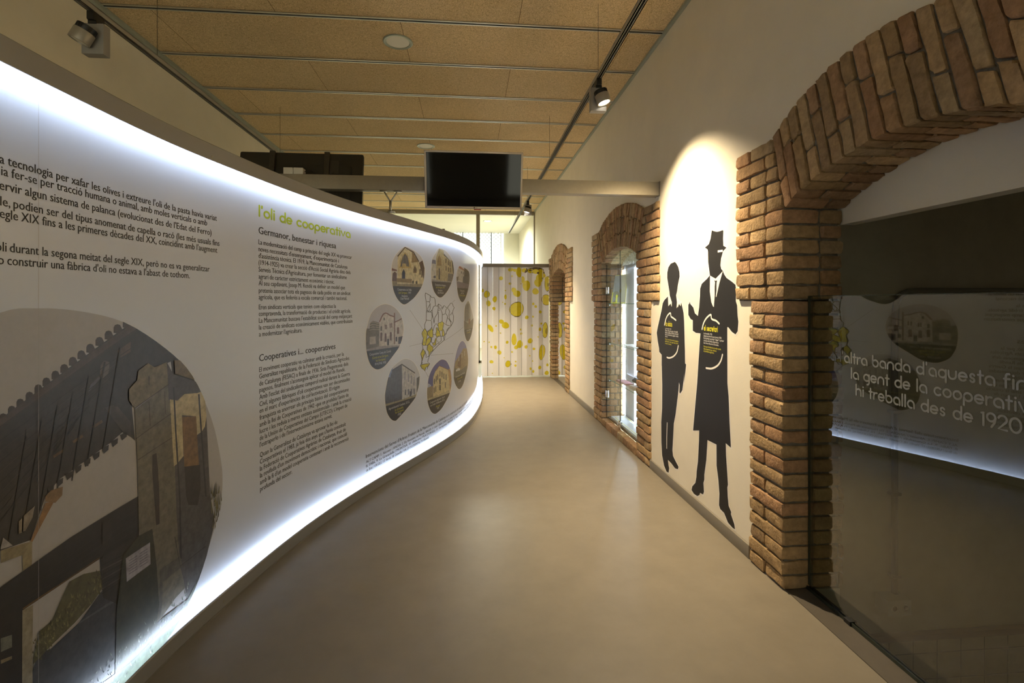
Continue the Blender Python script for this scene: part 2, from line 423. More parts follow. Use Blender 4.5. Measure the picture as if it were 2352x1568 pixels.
# back wall behind the viewer with unseen glazed doors added to let in fill light
b = MB(); wz0, wz1 = .06, 2.25; GL_D = ((-2.75, -.85), (.85, 1.6))
xx = [XL, -2.75, -.85, .85, 1.6, BACK]
for k in (0, 2, 4): b.box((xx[k], YB - .1, 0), (xx[k + 1], YB, H))
for x0, x1 in GL_D: b.box((x0, YB - .1, 0), (x1, YB, wz0)); b.box((x0, YB - .1, wz1), (x1, YB, H))
struct(b.build('wall_back', M['plaster']))
for k, (x0, x1) in enumerate(GL_D):
    b = MB()
    for x in (x0, x1): b.box((x - .03, YB - .08, wz0), (x + .03, YB - .02, wz1))
    for z in (wz0, wz1): b.box((x0, YB - .08, z - .03), (x1, YB - .02, z + .03))
    w2 = struct(b.build('fill_door_%d' % (k + 1), M['alu'])); b = MB(); b.box((x0, YB - .055, wz0), (x1, YB - .05, wz1)); b.build('pane', M['glass'], w2)

# ------------------------------------------------------------------ brick arches
rng = random.Random(7)
TONES = [(t[0] * 1.22, t[1] * 1.14, t[2] * 1.04) for t in [(.36, .255, .135), (.40, .29, .16), (.33, .235, .125), (.325, .19, .11), (.30, .19, .115), (.34, .27, .165), (.37, .235, .125), (.28, .20, .115)]]
def brick(b, c8, sub=(4, 3, 3), rnd=.004, jit=.0016):
    # c8[i][j][k]: corners (x,y,z order free); a rounded, slightly uneven block
    tone = tuple(.68 * a + .32 * m for a, m in zip(rng.choice(TONES), (.405, .275, .145))); k = rng.uniform(.82, 1.15); tone = tuple(t * k for t in tone)
    C = [Vector(c8[i][j][k2]) for i in (0, 1) for j in (0, 1) for k2 in (0, 1)]
    ctr = sum(C, Vector()) / 8
    def P(u, v, w):
        p = Vector()
        for i in (0, 1):
            for j in (0, 1):
                for l in (0, 1):
                    p += C[i * 4 + j * 2 + l] * ((u if i else 1 - u) * (v if j else 1 - v) * (w if l else 1 - w))
        return p
    L = [(C[4] - C[0]).length, (C[2] - C[0]).length, (C[1] - C[0]).length]
    n = [max(2, min(5, int(L[i] / .04))) for i in range(3)]
    idx = {}; vs = []
    def param(i, m, ln):
        if i == 0: return 0.0
        if i == m: return 1.0
        if m < 3: return i / m
        e = min(.3, .012 / max(ln, .02))
        return e + (1 - 2 * e) * (i - 1) / (m - 2)
    NN = [max(3, n[i] + 1) for i in range(3)]
    def vid(i, j, l):
        key = (i, j, l)
        if key not in idx:
            uv = [param(q, NN[a], L[a]) for a, q in enumerate(key)]
            p = P(*uv); ext = [q == 0 or q == NN[a] for a, q in enumerate(key)]
            ne = sum(ext)
            if ne >= 2:
                p = p + (ctr - p).normalized() * (rnd * (1.0 if ne == 2 else 1.9)) * rng.uniform(.6, 1.5)
            p = p + Vector((rng.gauss(0, jit), rng.gauss(0, jit), rng.gauss(0, jit)))
            idx[key] = len(vs); vs.append(p)
        return idx[key]
    fs = []
    A, B_, D = NN
    for (ax, lim) in ((0, A), (1, B_), (2, D)):
        o1, o2 = [(1, 2), (0, 2), (0, 1)][ax]
        for side in (0, lim):
            for p in range(NN[o1]):
                for q in range(NN[o2]):
                    def g(pp, qq):
                        key = [0, 0, 0]; key[ax] = side; key[o1] = pp; key[o2] = qq; return vid(*key)
                    f = (g(p, q), g(p + 1, q), g(p + 1, q + 1), g(p, q + 1)); fs.append(f)
    b.add(vs, fs, 0, tone)
def box8(x0, x1, y0, y1, z0, z1):
    return [[[(x, y, z) for z in (z0, z1)] for y in (y0, y1)] for x in (x0, x1)]
holes = []
def brick_arch(nm, label, yc, half, zs, zc_i, r_i, ex, zc_e, r_e, yc_e, lowL, upL, lowR, upR, depth, nv, sill=False, rear=True):
    """L = farther from the viewer (larger y)"""
    XBK = WALL + depth; PF = WALL - .021; ztop = 2.385; zstep = 1.512; J = .008
    root = thing(nm, label, 'brick arch', (WALL + .1, yc, 0))
    def inner(sd, z):
        if z <= zs: return yc + sd * half
        t = min(1, (z - zs) / (ex[1] - zs)); return yc + sd * (half + (ex[0] - half) * t)
    for sd, lo, up in ((1, lowL, upL), (-1, lowR, upR)):
        b = MB(); m = MB()
        # courses
        zz = []; n1 = 20
        for i in range(n1): zz.append((i * zstep / n1, (i + 1) * zstep / n1, lo))
        n2 = 11
        for i in range(n2): zz.append((zstep + i * (ztop - zstep) / n2, zstep + (i + 1) * (ztop - zstep) / n2, up))
        for ci, (z0, z1, wid) in enumerate(zz):
            zm = (z0 + z1) / 2
            yi = inner(sd, zm) ; yo = yc + sd * (half + wid)
            wlen = abs(yo - yi)
            if wlen < .03: continue
            cuts = [0.0]
            if ci % 2 == 0:
                c = .145
                while c < wlen - .06: cuts.append(c); c += .295 if len(cuts) % 2 == 1 or wlen > .6 else .16
            else:
                c = .295 if wlen > .34 else wlen
                while c < wlen - .06: cuts.append(c); c += .15
            cuts.append(wlen)
            for q in range(len(cuts) - 1):
                a0 = cuts[q] + (J * .5 if q else 0); a1 = cuts[q + 1] - (J * .5 if q < len(cuts) - 2 else 0)
                last = q == 0 and ci % 2 == 0 or q == 0
                y0 = yo - sd * a0; y1 = yo - sd * a1
                atin = q == len(cuts) - 2
                gap = rng.uniform(.009, .0145)
                pf = PF + rng.uniform(-.004, .005)
                dj = rng.uniform(-.004, .006)
                if q == 0: y0 += sd * rng.uniform(-.006, .007)
                if atin: y1 += sd * rng.uniform(-.003, .004)
                d1 = .14
                if atin and rear: d1 = .145 if (ci + q) % 2 else .185
                brick(b, box8(pf, WALL + (d1 if atin else .09), min(y0, y1), max(y0, y1), z0 + gap * .5, z1 - gap * .5))
                if atin and rear:
                    xe = XBK + rng.uniform(-.012, .006)
                    xm = WALL + d1 + .012
                    if (xe - xm) > .16 and ci % 2 == 0:
                        xh = xm + .13
                        brick(b, box8(xm, xh, min(y1, y1 + sd * .12), max(y1, y1 + sd * .12), z0 + gap * .5, z1 - gap * .5))
                        xm = xh + .012
                    brick(b, box8(xm, xe, min(y1, y1 + sd * .12), max(y1, y1 + sd * .12), z0 + gap * .5, z1 - gap * .5))
        # mortar core
        e = .014
        m.box((WALL - .004, yc + sd * (half + e), 0), (XBK - .02 if rear else WALL + .12, yc + sd * (half + lo - e), zstep))
        pr = [(WALL - .004, yc + sd * (half + e), zstep - .01), (WALL - .004, yc + sd * (half + e), zs), (WALL - .004, inner(sd, ztop) + sd * e, ztop - .012), (WALL - .004, yc + sd * (half + up - e), ztop - .012), (WALL - .004, yc + sd * (half + up - e), zstep - .004)]
        m.prism(pr, (XBK - .02 - WALL if rear else .12, 0, 0))
        p = b.build('brick_pier', M['brick'], root, smooth=True); m.build('mortar', M['mortar'], p)
    # arch ring
    ai = math.acos(max(-1, min(1, half / r_i))); ai0 = math.asin((zs - zc_i) / r_i)
    ae0 = math.asin((ex[1] - zc_e) / r_e)
    def I(t, dr=0):
        a = math.pi - ai0 - t * (math.pi - 2 * ai0); return (yc - (r_i + dr) * math.cos(a), zc_i + (r_i + dr) * math.sin(a))
    def E(t, dr=0):
        a = math.pi - ae0 - t * (math.pi - 2 * ae0); return (yc_e - (r_e + dr) * math.cos(a), zc_e + (r_e + dr) * math.sin(a))
    b = MB(); m = MB()
    # t = 0 : smaller y ; t = 1 : larger y
    for k in range(nv):
        t0 = k / nv; t1 = (k + 1) / nv; g = .09 / nv * rng.uniform(.8, 1.3)
        i0, i1, e0, e1 = I(t0 + g), I(t1 - g), E(t0 + g), E(t1 - g)
        if k % 3 == 0: cuts = [0, .36, 1]
        elif k % 3 == 1: cuts = [0, .68, 1]
        else: cuts = [0, rng.choice([.3, .62, .5]), 1]
        if nv > 24 and k % 2: cuts = [0, .33, .7, 1]
        pf = PF + rng.uniform(-.005, .004); ro = rng.uniform(-.004, .012)
        for q in range(len(cuts) - 1):
            a0 = cuts[q] + (.010 if q else 0); a1 = cuts[q + 1] - (.010 if q < len(cuts) - 2 else -ro)
            lp = lambda A, B_, t: (A[0] + (B_[0] - A[0]) * t, A[1] + (B_[1] - A[1]) * t)
            qa, qb, qc, qd = lp(i0, e0, a0), lp(i1, e1, a0), lp(i0, e0, a1), lp(i1, e1, a1)
            spans = [(pf, WALL + .12)]
            if q == 0 and rear:
                xm = WALL + (.125 if k % 2 else .2); spans = [(pf, xm), (xm + .012, XBK + rng.uniform(-.01, .004))]
            for x0, x1 in spans:
                brick(b, [[[(x, *qa), (x, *qc)], [(x, *qb), (x, *qd)]] for x in (x0, x1)])
    N = 24
    for k in range(N):
        t0, t1 = k / N, (k + 1) / N; d = .014
        ia, ib, ea, eb = I(t0, d), I(t1, d), E(t0, -.008), E(t1, -.008)
        xf, xb = WALL - .004, (XBK - .03 if rear else WALL + .12)
        v = [(xf, *ia), (xf, *ib), (xf, *eb), (xf, *ea), (xb, *ia), (xb, *ib), (xb, *eb), (xb, *ea)]
        m.add(v, [(0, 1, 2, 3), (4, 7, 6, 5), (0, 4, 5, 1), (3, 2, 6, 7)])
    p = b.build('arch_ring', M['brick'], root, smooth=True); m.build('mortar', M['mortar'], p, fixn=False)
    if sill:
        b = MB(); y = yc - half + .01; n = 6; L = (2 * half - .02) / n
        for i in range(n): brick(b, box8(PF + rng.uniform(-.004, .004), WALL + .055, y + i * L + .004, y + (i + 1) * L - .004, .0, .078))
        b.build('brick_sill', M['brick'], root, smooth=True)
    # opening in the plaster
    e = .012
    h = [(yc - half - lowR + e, 0), (yc - half - lowR + e, zstep + e), (yc - half - upR + e, zstep + e), (yc - half - upR + e, ztop - e)]
    h.append((inner(-1, ztop) - .01, ztop - e))
    for k in range(17):
        p = E(k / 16, -e); h.append(p)
    h += [(inner(1, ztop) + .01, ztop - e), (yc + half + upL - e, ztop - e), (yc + half + upL - e, zstep + e), (yc + half + lowL - e, zstep + e), (yc + half + lowL - e, 0)]
    holes.append(h)
    return root
brick_arch('brick_arch', 'large brick arch framing the dark glass screen with rounded lettering', 1.75, .667, 1.985, .801, 1.359, (.77, 2.385), 1.433, 1.158, 1.856,
           .307, .45, .307, .45, .32, 19)
brick_arch('brick_arch', 'brick arch whose niche holds the lit glass showcase', 5.285, .63, 1.973, .474, 1.627, (.835, 2.36), .63, 1.924, 5.27,
           .363, .487, .345, .546, .27, 27, sill=True)
brick_arch('brick_arch', 'narrow brick arch beside the white screen of yellow drops', 8.87, .64, 1.973, .474, 1.635, (.845, 2.36), .63, 1.924, 8.86,
           .28, .42, .33, .56, .32, 27)

# wall_right: plaster with the three openings
loop = [(YB, 0)]
for h in sorted(holes, key=lambda h: h[0][0]): loop += h
loop += [(16.2, 0), (16.2, H), (YB, H)]
b = MB(); b.prism([(WALL, y, z) for y, z in loop], (.10, 0, 0))
# rear leaf of the thick wall, with the square openings behind the arches
def rear(y0, y1, z0, z1, x1=BACK + .08): b.box((BACK, y0, z0), (x1, y1, z1))
rear(YB, 1.07, 0, H); rear(1.07, 2.44, 1.91, H); rear(4.0, 8.22, -2.3, H); rear(8.22, 9.53, 2.12, H); rear(9.53, 16.2, -2.3, H)
b.box((1.80, 2.55, -2.3), (BACK - .015, 4.05, H)); b.box((1.70, YB, -2.3), (1.785, 2.56, -.1)); b.box((1.785, 2.42, -2.3), (BACK - .02, 2.56, -.002))
struct(b.build('wall_right', M['plaster']), 'cream plaster wall broken by three brick arches')
b = MB(); b.box((WALL, .9, -.1), (1.786, 2.5, .004)); b.box((WALL, 8.1, -.1), (BACK + .06, 9.7, .004))
struct(b.build('trim_3', M['sill']), 'grey thresholds under the arches')
n = 0
for y0, y1 in ((2.735, 4.312), (6.285, 7.895), (YB, .77)):
    n += 1; b = MB(); b.cbox((WALL - .016, y0, 0), (WALL, y1, .08), .003)
    struct(b.build('baseboard_right' if n == 1 else 'baseboard_right_%d' % n, M['base'], smooth=True))

# far glazed wall and the white room behind it
b = MB()
FR = YFAR
for x0, x1, mi in ((wy(1098, 600, FR).x - .045, wy(1098, 600, FR).x + .045, 0), (XL, XL + .06, 0), (WALL - .03, WALL, 0)):
    b.box((x0, FR - .03, 0), (x1, FR + .03, H - .02))
b.box((XL, FR - .04, H - .09), (WALL, FR + .04, H + .02)); b.box((XL, FR - .03, 0), (WALL, FR + .03, .06))
win = struct(b.build('window_1', M['steel']), 'full-height glazed wall at the far end')
b = MB(); b.box((XL, FR - .005, .05), (WALL, FR + .005, H - .05)); b.build('pane', M['glass'], win)
b = MB(); b.box((XL, 16.1, 0), (BACK, 16.2, H)); b.box((XL, FR + .05, H), (BACK, 16.2, H + .1))
struct(b.build('wall_far', M['room']), 'white wall of the room beyond the glass')
# white expanded-metal screens on the far wall
p0 = wy(1036, 525, 16.0); p1 = wy(1150, 607, 16.0)
def mesh_screen(b, axes, x0, x1, z0, z1, pw, ph, bar, dep):
    # axes(x, d, z) -> place
    nx = max(1, round((x1 - x0) / pw)); nz = max(1, round((z1 - z0) / ph)); pw = (x1 - x0) / nx; ph = (z1 - z0) / nz
    for i in range(nx):
        for j in range(nz):
            cx = x0 + (i + .5 + (.5 if j % 2 else 0)) * pw; cz = z0 + (j + .5) * ph
            if cx > x1: continue
            for s1 in (-1, 1):
                A = (cx - s1 * pw * .5, cz); B_ = (cx, cz + ph * .5 * 1.0)
                for (pa, pb) in (((cx + s1 * pw * .5, cz), (cx + s1 * pw * .12, cz + ph)),):
                    d = bar
                    v = [axes(pa[0], 0, pa[1] - d), axes(pb[0], 0, pb[1] - d), axes(pb[0], dep, pb[1] + d), axes(pa[0], dep, pa[1] + d)]
                    b.add(v, [(0, 1, 2, 3)])
                v = [axes(cx + pw * .12 * s1, 0, cz + ph - bar), axes(cx, 0, cz + ph - bar), axes(cx, dep, cz + ph + bar), axes(cx + pw * .12 * s1, dep, cz + ph + bar)]
                b.add(v, [(0, 1, 2, 3)])
xs = [p0.x, wy(1063, 560, 16).x, wy(1128, 560, 16).x, p1.x]
scr = thing('mesh_screen', 'white expanded metal screen seen through the far glass wall', 'screen', ((p0.x + p1.x) / 2, 15.95, .9))
for a, c in zip(xs[:-1], xs[1:]):
    b = MB(); mesh_screen(b, lambda x, d, z: (x, 15.93 + d, z), a + .02, c - .02, .9, p0.z, .11, .06, .010, .02); b.build('mesh_sheet', M['mesh_white'], scr, fixn=False)
    b = MB()
    for x in (a, c): b.box((x - .012, 15.90, .88), (x + .012, 15.925, p0.z + .02))
    b.box((a, 15.92, p0.z), (c, 15.97, p0.z + .03)); b.build('frame', M['mesh_white'], scr)
b = MB(); b.box((p0.x - .1, 16.07, .8), (p1.x + .1, 16.095, p0.z + .1))
w3 = struct(b.build('window_3', mat('lit_window', (.8, .8, .8), .5, emit=((.92, .97, 1), 1.1))), 'daylit window behind the metal screen')

# lower room seen through the near arch, and the dark room behind the far arch
b = MB(); X0, X1 = BACK + .08, 6.2
X0 = 1.79
b.box((X0, 3.5, -2.4), (X1, 3.6, 2.9)); b.box((X1, -3, -2.4), (X1 + .1, 3.6, 2.9)); b.box((X0, -3.1, -2.4), (X1, -3, 2.9)); b.box((X0, -3, 2.8), (X1, 3.5, 2.9))
struct(b.build('wall_lower', M['lowwall']), 'aged cream wall of the lower room beyond the arch')
b = MB(); b.box((X0, -3, -2.45), (X1, 3.5, -2.35)); struct(b.build('floor_lower', M['sill']))
b = MB(); b.box((X0, 3.485, -2.35), (X1, 3.5, -1.09)); struct(b.build('trim_4', M['tile']), 'square tiles below the brown rail in the lower room')
b = MB(); b.cbox((X0, 3.45, -1.075), (X1, 3.5, -1.03), .01); b.cbox((X0, 3.47, -1.095), (X1, 3.5, -1.07), .005); struct(b.build('trim_5', M['lowrail'], smooth=True), 'brown dado rail in the lower room')
X0 = BACK + .02; b = MB(); b.box((X0, 10.6, 0), (4, 10.7, 2.9)); b.box((3.9, 7, 0), (4, 10.7, 2.9)); b.box((X0, 6.9, 0), (4, 7, 2.9)); b.box((X0, 7, 2.5), (4, 10.6, 2.6)); b.box((X0, 7, -.1), (4, 10.6, 0))
struct(b.build('wall_rear', M['stone']), 'dark stone walls behind the farthest arch')

# ================================================================== CURVED PANEL
ctrl = [(-.80, -2.2), (-1.08, -1.5), (-1.24, -.7), (-1.295, 0), (-1.308, .7), (-1.305, 1.2), (-1.298, 1.5), (-1.287, 1.75), (-1.272, 2.054), (-1.238, 2.32), (-1.172, 2.64), (-1.110, 2.93), (-1.035, 3.222), (-.945, 3.50), (-.832, 3.80),
        (-.650, 4.227), (-.400, 4.775), (-.180, 5.302), (-.006, 5.852), (.102, 6.419), (.178, 7.05), (.214, 7.6), (.236, 8.2), (.250, 8.9), (.258, 9.75)]
def catmull(pts, k):
    out = []
    for i in range(len(pts) - 1):
        p0, p1, p2, p3 = [Vector(pts[max(0, min(len(pts) - 1, i + j))]) for j in (-1, 0, 1, 2)]
        for t in range(k):
            t = t / k; out.append(.5 * ((2 * p1) + (p2 - p0) * t + (2 * p0 - 5 * p1 + 4 * p2 - p3) * t * t + (3 * p1 - p0 - 3 * p2 + p3) * t ** 3))
    return out + [Vector(pts[-1])]
DS = .04
def resample(c, ds):
    out = [c[0].copy()]; acc = 0
    for a, b_ in zip(c[:-1], c[1:]):
        L = (b_ - a).length; d = 0
        while acc + (L - d) >= ds:
            d += ds - acc; acc = 0; out.append(a + (b_ - a) * (d / L))
        acc += L - d
    return out
crv = resample(catmull(ctrl, 20), DS)
for _ in range(30):
    crv = [crv[0]] + [(crv[i - 1] + crv[i] * 2 + crv[i + 1]) / 4 for i in range(1, len(crv) - 1)] + [crv[-1]]
def normals(c):
    out = []
    for i in range(len(c)):
        d = (c[min(i + 1, len(c) - 1)] - c[max(i - 1, 0)]).normalized(); out.append(Vector((d.y, -d.x)))
    return out
nrm = normals(crv)
SET = .075                                   # the sheet stands behind the rails
face = resample([p - n * SET for p, n in zip(crv, nrm)], DS)
fn = normals(face)
FA = np.array([(p.x, p.y) for p in face])
def face_at(s, z, off=0.0):
    i = max(0, min(len(face) - 2, int(s / DS))); t = s / DS - i
    p = face[i].lerp(face[i + 1], t); n = fn[i].lerp(fn[i + 1], t)
    return (p.x + n.x * off, p.y + n.y * off, z)
def sz(u, v):
    r = ray(u, v); cr = r[0] * FA[:, 1] - r[1] * FA[:, 0]; dt = r[0] * FA[:, 0] + r[1] * FA[:, 1]
    best = None
    for i in np.nonzero((cr[:-1] * cr[1:] <= 0) & (dt[:-1] > 0))[0]:
        t = cr[i] / (cr[i] - cr[i + 1]); p = FA[i] + (FA[i + 1] - FA[i]) * t; d = math.hypot(*p) / math.hypot(r[0], r[1])
        if best is None or d < best[0]: best = (d, (i + t) * DS, EYE + r[2] * d)
    if best is None: best = (0, len(face) * DS, 1)
    return Vector((best[1], best[2]))
def lay(b, poly_sz, layer, mi=0, col=None):
    # a flat printed shape in (s, z), cut along s and bent onto the sheet
    if len(poly_sz) < 3: return
    bm = bmesh.new()
    tris = tessellate_polygon([[Vector((p[0], p[1], 0)) for p in poly_sz]])
    vs = [bm.verts.new((p[0], p[1], 0)) for p in poly_sz]
    for t in tris:
        try: bm.faces.new([vs[i] for i in t])
        except Exception: pass
    s0 = min(p[0] for p in poly_sz); s1 = max(p[0] for p in poly_sz)
    k = math.ceil(s0 / DS + 1e-6)
    while k * DS < s1 - 1e-6:
        bmesh.ops.bisect_plane(bm, geom=bm.verts[:] + bm.edges[:] + bm.faces[:], plane_co=(k * DS, 0, 0), plane_no=(1, 0, 0)); k += 1
    off = .0003 + .00006 * layer
    bm.verts.index_update()
    b.add([face_at(v.co.x, v.co.y, off) for v in bm.verts], [[v.index for v in f.verts] for f in bm.faces], mi, col); bm.free()
panel = thing('curved_display_panel', 'long white curved exhibition wall with lit edges, printed text and pictures', 'display panel', (face[60].x, face[60].y, 0))
b = MB(); vs = []; fs = []
ZB, ZT = .02, 2.235
for i, p in enumerate(face):
    for z in (ZB, ZT): vs.append((p.x, p.y, z))
    for z in (ZB, ZT): vs.append((p.x - fn[i].x * .02, p.y - fn[i].y * .02, z))
for i in range(len(face) - 1):
    a = i * 4; c = a + 4; fs += [(a, c, c + 1, a + 1), (a + 3, c + 3, c + 2, a + 2), (a + 1, c + 1, c + 3, a + 3), (a, a + 2, c + 2, c)]
b.add(vs, fs)
sheet = b.build('panel_sheet', M['panel'], panel, smooth=True)
uvl = sheet.data.uv_layers.new(name='UVMap')
for lp in sheet.data.loops:
    uvl.data[lp.index].uv = ((lp.vertex_index // 4) * DS, sheet.data.vertices[lp.vertex_index].co.z)
def rail(b, prof, c=None, mi=0):
    # sweep a closed (offset, z) profile along the front line
    n = len(prof); vs = []; fs = []
    for p, q in zip(crv, nrm): vs += [(p.x + q.x * o, p.y + q.y * o, z) for o, z in prof]
    for i in range(len(crv) - 1):
        for k in range(n): fs.append((i * n + k, (i + 1) * n + k, (i + 1) * n + (k + 1) % n, i * n + (k + 1) % n))
    fs += [tuple(range(n)), tuple((len(crv) - 1) * n + k for k in range(n))[::-1]]
    return b.add(vs, fs, mi)
b = MB(); rail(b, [(0, 2.172), (0, 2.246), (-.004, 2.25), (-.10, 2.25), (-.10, 2.236), (-.004, 2.236), (-.004, 2.172)])
tr = b.build('top_rail', M['rail'], panel, smooth=True)
b = MB(); rail(b, [(0, 0), (0, .072), (-.004, .076), (-.008, .076), (-.008, .014), (-.10, .014), (-.10, 0)])
br_ = b.build('bottom_rail', M['rail'], panel, smooth=True)
b = MB(); rail(b, [(.006, 0), (.006, .007), (0, .007), (0, 0)]); b.build('floor_bead', M['base'], br_, smooth=True)
# light lines hidden behind the lips
for nmz, z0, z1, o0, o1 in (('light_strip', 2.200, 2.228, -.010, -.012), ('light_strip', .022, .050, -.014, -.016)):
    b = MB(); vs = []; fs = []
    for p, q in zip(crv, nrm): vs += [(p.x + q.x * o0, p.y + q.y * o0, z0), (p.x + q.x * o1, p.y + q.y * o1, z1)]
    for i in range(len(crv) - 1): fs.append((2 * i, 2 * i + 2, 2 * i + 3, 2 * i + 1))
    b.add(vs, fs); b.build(nmz, M['led'], panel, fixn=False)
# screws and joints
def crv_at(y):
    i = min(range(len(crv)), key=lambda k: abs(crv[k].y - y)); return crv[i], nrm[i]
def screw(y, z, parent):
    p, q = crv_at(y); b = MB()
    mx = Matrix.Translation((p.x, p.y, z)) @ Vector((q.x, q.y, 0)).to_track_quat('Z', 'Y').to_matrix().to_4x4()
    b.lathe([(.0065, -.001), (.0065, .0012), (.0045, .0022), (.0012, .0016)], mx, 16); b.build('screw', M['steel'], parent, smooth=True)
for y in (2.02, 2.53, 3.08, 3.66, 4.25, 4.9, 5.5, 6.1): screw(y, .035, br_)
screw(2.45, 2.19, tr)
b = MB(); p, q = crv_at(5.13); b.box((p.x - .03, p.y - .02, 2.25), (p.x - .005, p.y + .02, 2.262)); b.build('joint_clip', M['steel'], tr)

# ---- printed lettering
def place_text(b, s, u0, v0, u1, ratio, mi=0, bold=.018, prefix=None, layer=2):
    v, f = text_tris(s, bold); A = sz(u0, v0); B_ = sz(u1, v0)
    sc = (B_.x - A.x) / v[:, 0].max(); sy = ratio
    b.add([face_at(A.x + x * sc, A.y + y * sy, .0003 + .00006 * layer) for x, y in v], f, mi)
    if prefix:
        v, f = text_tris(prefix, bold); w = v[:, 0].max() + (.25 if prefix.endswith(' ') else .03)
        b.add([face_at(A.x + (x - w) * sc, A.y + y * sy, .0003 + .00006 * layer) for x, y in v], f, mi)
paras = [MB(), MB()]
for pre, s, u0, v0, u1 in (('la ', "tecnologia per xafar les olives i extreure l'oli de la pasta havia variat", 17, 379.3, 498),
        ('ia ', 'fer-se per tracció humana o animal, amb moles verticals o amb', 25.7, 407.9, 475.7),
        ('servir ', "algun sistema de palanca (evolucionat des de l'Edat del Ferro)", 57, 448, 485.7),
        ('le, ', 'podien ser del tipus anomenat de capella o racó (les més usuals fins', 30.4, 477.5, 504),
        ('segle ', "XIX fins a les primeres dècades del XX, coincidint amb l'augment", 48, 507.9, 499),
        ('oli ', 'durant la segona meitat del segle XIX, però no es va generalitzar', 22, 578.6, 481.4),
        ('o ', "construir una fàbrica d'oli no estava a l'abast de tothom.", 16, 607.9, 435.7)):
    place_text(paras[v0 > 560], s, u0, v0, u1, .0405, bold=.018, prefix=pre)
for b in paras: b.build('body_text', M['ink'], panel, fixn=False)
b = MB()
polys, w = round_text("l'oli de cooperativa", .125)
A = sz(593.3, 497.0); B_ = sz(805, 497); sc = (B_.x - A.x) / w
for k, p in enumerate(polys): lay(b, [Vector((A.x + q[0] * sc, A.y + q[1] * .0445)) for q in p], 2 + (k % 12) * .4)
b.build('heading_text', M['lime'], panel, fixn=False)
b = MB()
place_text(b, 'Germanor, benestar i riquesa', 593.5, 536, 772, .058, bold=.018)
b.build('subheading_text', M['ink'], panel, fixn=False); b = MB()
place_text(b, 'Cooperatives i... cooperatives', 594.8, 830, 770.5, .058, bold=.018)
b.build('subheading_text', M['ink'], panel, fixn=False)
BODY = [('La modernització del camp a principis del segle XX va provocar', 560.5, 808), ("noves necessitats d'ensenyament, d'experimentació i", 576.5, 778),
 ("d'assistència tècnica. El 1919, la Mancomunitat de Catalunya", 592, 798), ("(1914-1925) va crear la secció d'Acció Social Agrària dins dels", 607.5, 805),
 ("Serveis Tècnics d'Agricultura, per fomentar un sindicalisme", 623.6, 796.4), ('agrari de caràcter estrictament econòmic i tècnic.', 639.7, 768),
 ('Al seu capdavant, Josep M. Rendé va definir un model que', 655, 792.5), ('pretenia associar tots els pagesos de cada poble en un sindicat', 671.8, 805),
 ('agrícola, que es federés a escala comarcal i també nacional.', 687, 797), ('Eren sindicats verticals que tenien com objectius la', 710.4, 771.6),
 ('compravenda, la transformació de productes i el crèdit agrícola.', 725.7, 805.6), ("La Mancomunitat buscava l'estabilitat social del camp mitjançant", 741.4, 808.6),
 ('la creació de sindicats econòmicament viables, que contribuïssin', 757, 809.5), ("a modernitzar l'agricultura.", 772.8, 694),
 ('El moviment cooperatiu va culminar amb la creació, per la', 854.4, 789.6), ('Generalitat republicana, de la Federació de Sindicats Agrícoles', 869.7, 802),
 ("de Catalunya (FESAC) a finals de 1936. Sota l'hegemonia dels", 886.3, 799.8), ("pagesos, finalment s'aconseguia aplicar el model de Rendé.", 901, 792.6),
 ("Amb l'esclat del sindicalisme camperol radical durant la Guerra", 917.4, 803.6), ("Civil, algunes fàbriques d'oli cooperatives van ser decomisades", 933.5, 803.6),
 ("en el marc d'experiències de col·lectivització. El règim", 948.8, 780), ('franquista va anorrear els principis bàsics del cooperativisme', 964.6, 800.5),
 ("amb la llei de Cooperatives de 1942 -que en prohibia l'ànim de", 980.7, 800.5), ('lucre i les reduïa a meres entitats assistencials- i amb la creació', 996, 807),
 ("de la Unión de Cooperativas del Campo (UTECO). L'imperi de", 1011.8, 797.8), ("l'estraperlo i de l'intervencionisme estava servit.", 1027, 762.8),
 ('Quan la Generalitat de Catalunya va aprovar la llei de', 1050.3, 774.8), ("Cooperatives el 1983, ja feia dos anys que s'havia constituït", 1066, 794),
 ('la Federació de Cooperatives Agràries de Catalunya, fruit de', 1082, 794), ("la revifada d'un moviment democràtic i nacional, que coincidí", 1097.5, 797),
 ("amb la fi d'un model cooperatiu centenari i amb la reconversió", 1113.3, 800.5), ('profunda del sector.', 1129, 671)]
paras = [MB() for _ in range(4)]
for s, v0, u1 in BODY: place_text(paras[(v0 > 700) + (v0 > 800) + (v0 > 1040)], s, 593.3 + (v0 - 560) * .0065, v0, u1, .0405, bold=.018)
for b in paras: b.build('body_text', M['ink'], panel, fixn=False)
b = MB()
place_text(b, "Intervencions del Servei d'Arbres Fruiters de la Mancomunitat de Catalunya en la construcció de molins d'oli 1919-1923", 840, 1052, 1073, .042, bold=.02)
place_text(b, 'ALT CAMP: 1. Alcover / ANOIA: 2. Els Hostalets de Pierola / BAGES: 3. Calaf / BAIX CAMP: 4. La Selva del Camp, 5. Castellvell del Camp / GARRIGUES: 6. Juneda, 7. Castelldans', 840.6, 1064, 1087, .031, bold=.02)
place_text(b, "8. l'Albi, 9. La Granadella / MONTSIÀ: 10. Ulldecona / PLA D'URGELL: 11. Torregrossa / PRIORAT: 12. Falset / SEGRIÀ: 13. Aitona, 14. Seròs, 15. Alcarràs, 16. Sant Martí", 840.6, 1073.7, 1088, .031, bold=.02)
place_text(b, 'de Brai / URGELL: 17. Verdú, 18. Ciutadilla / VALLÈS OCCIDENTAL: 19. Ullastrell.', 841, 1083.5, 985, .031, bold=.02)
b.build('footnote_text', M['ink'], panel, fixn=False)

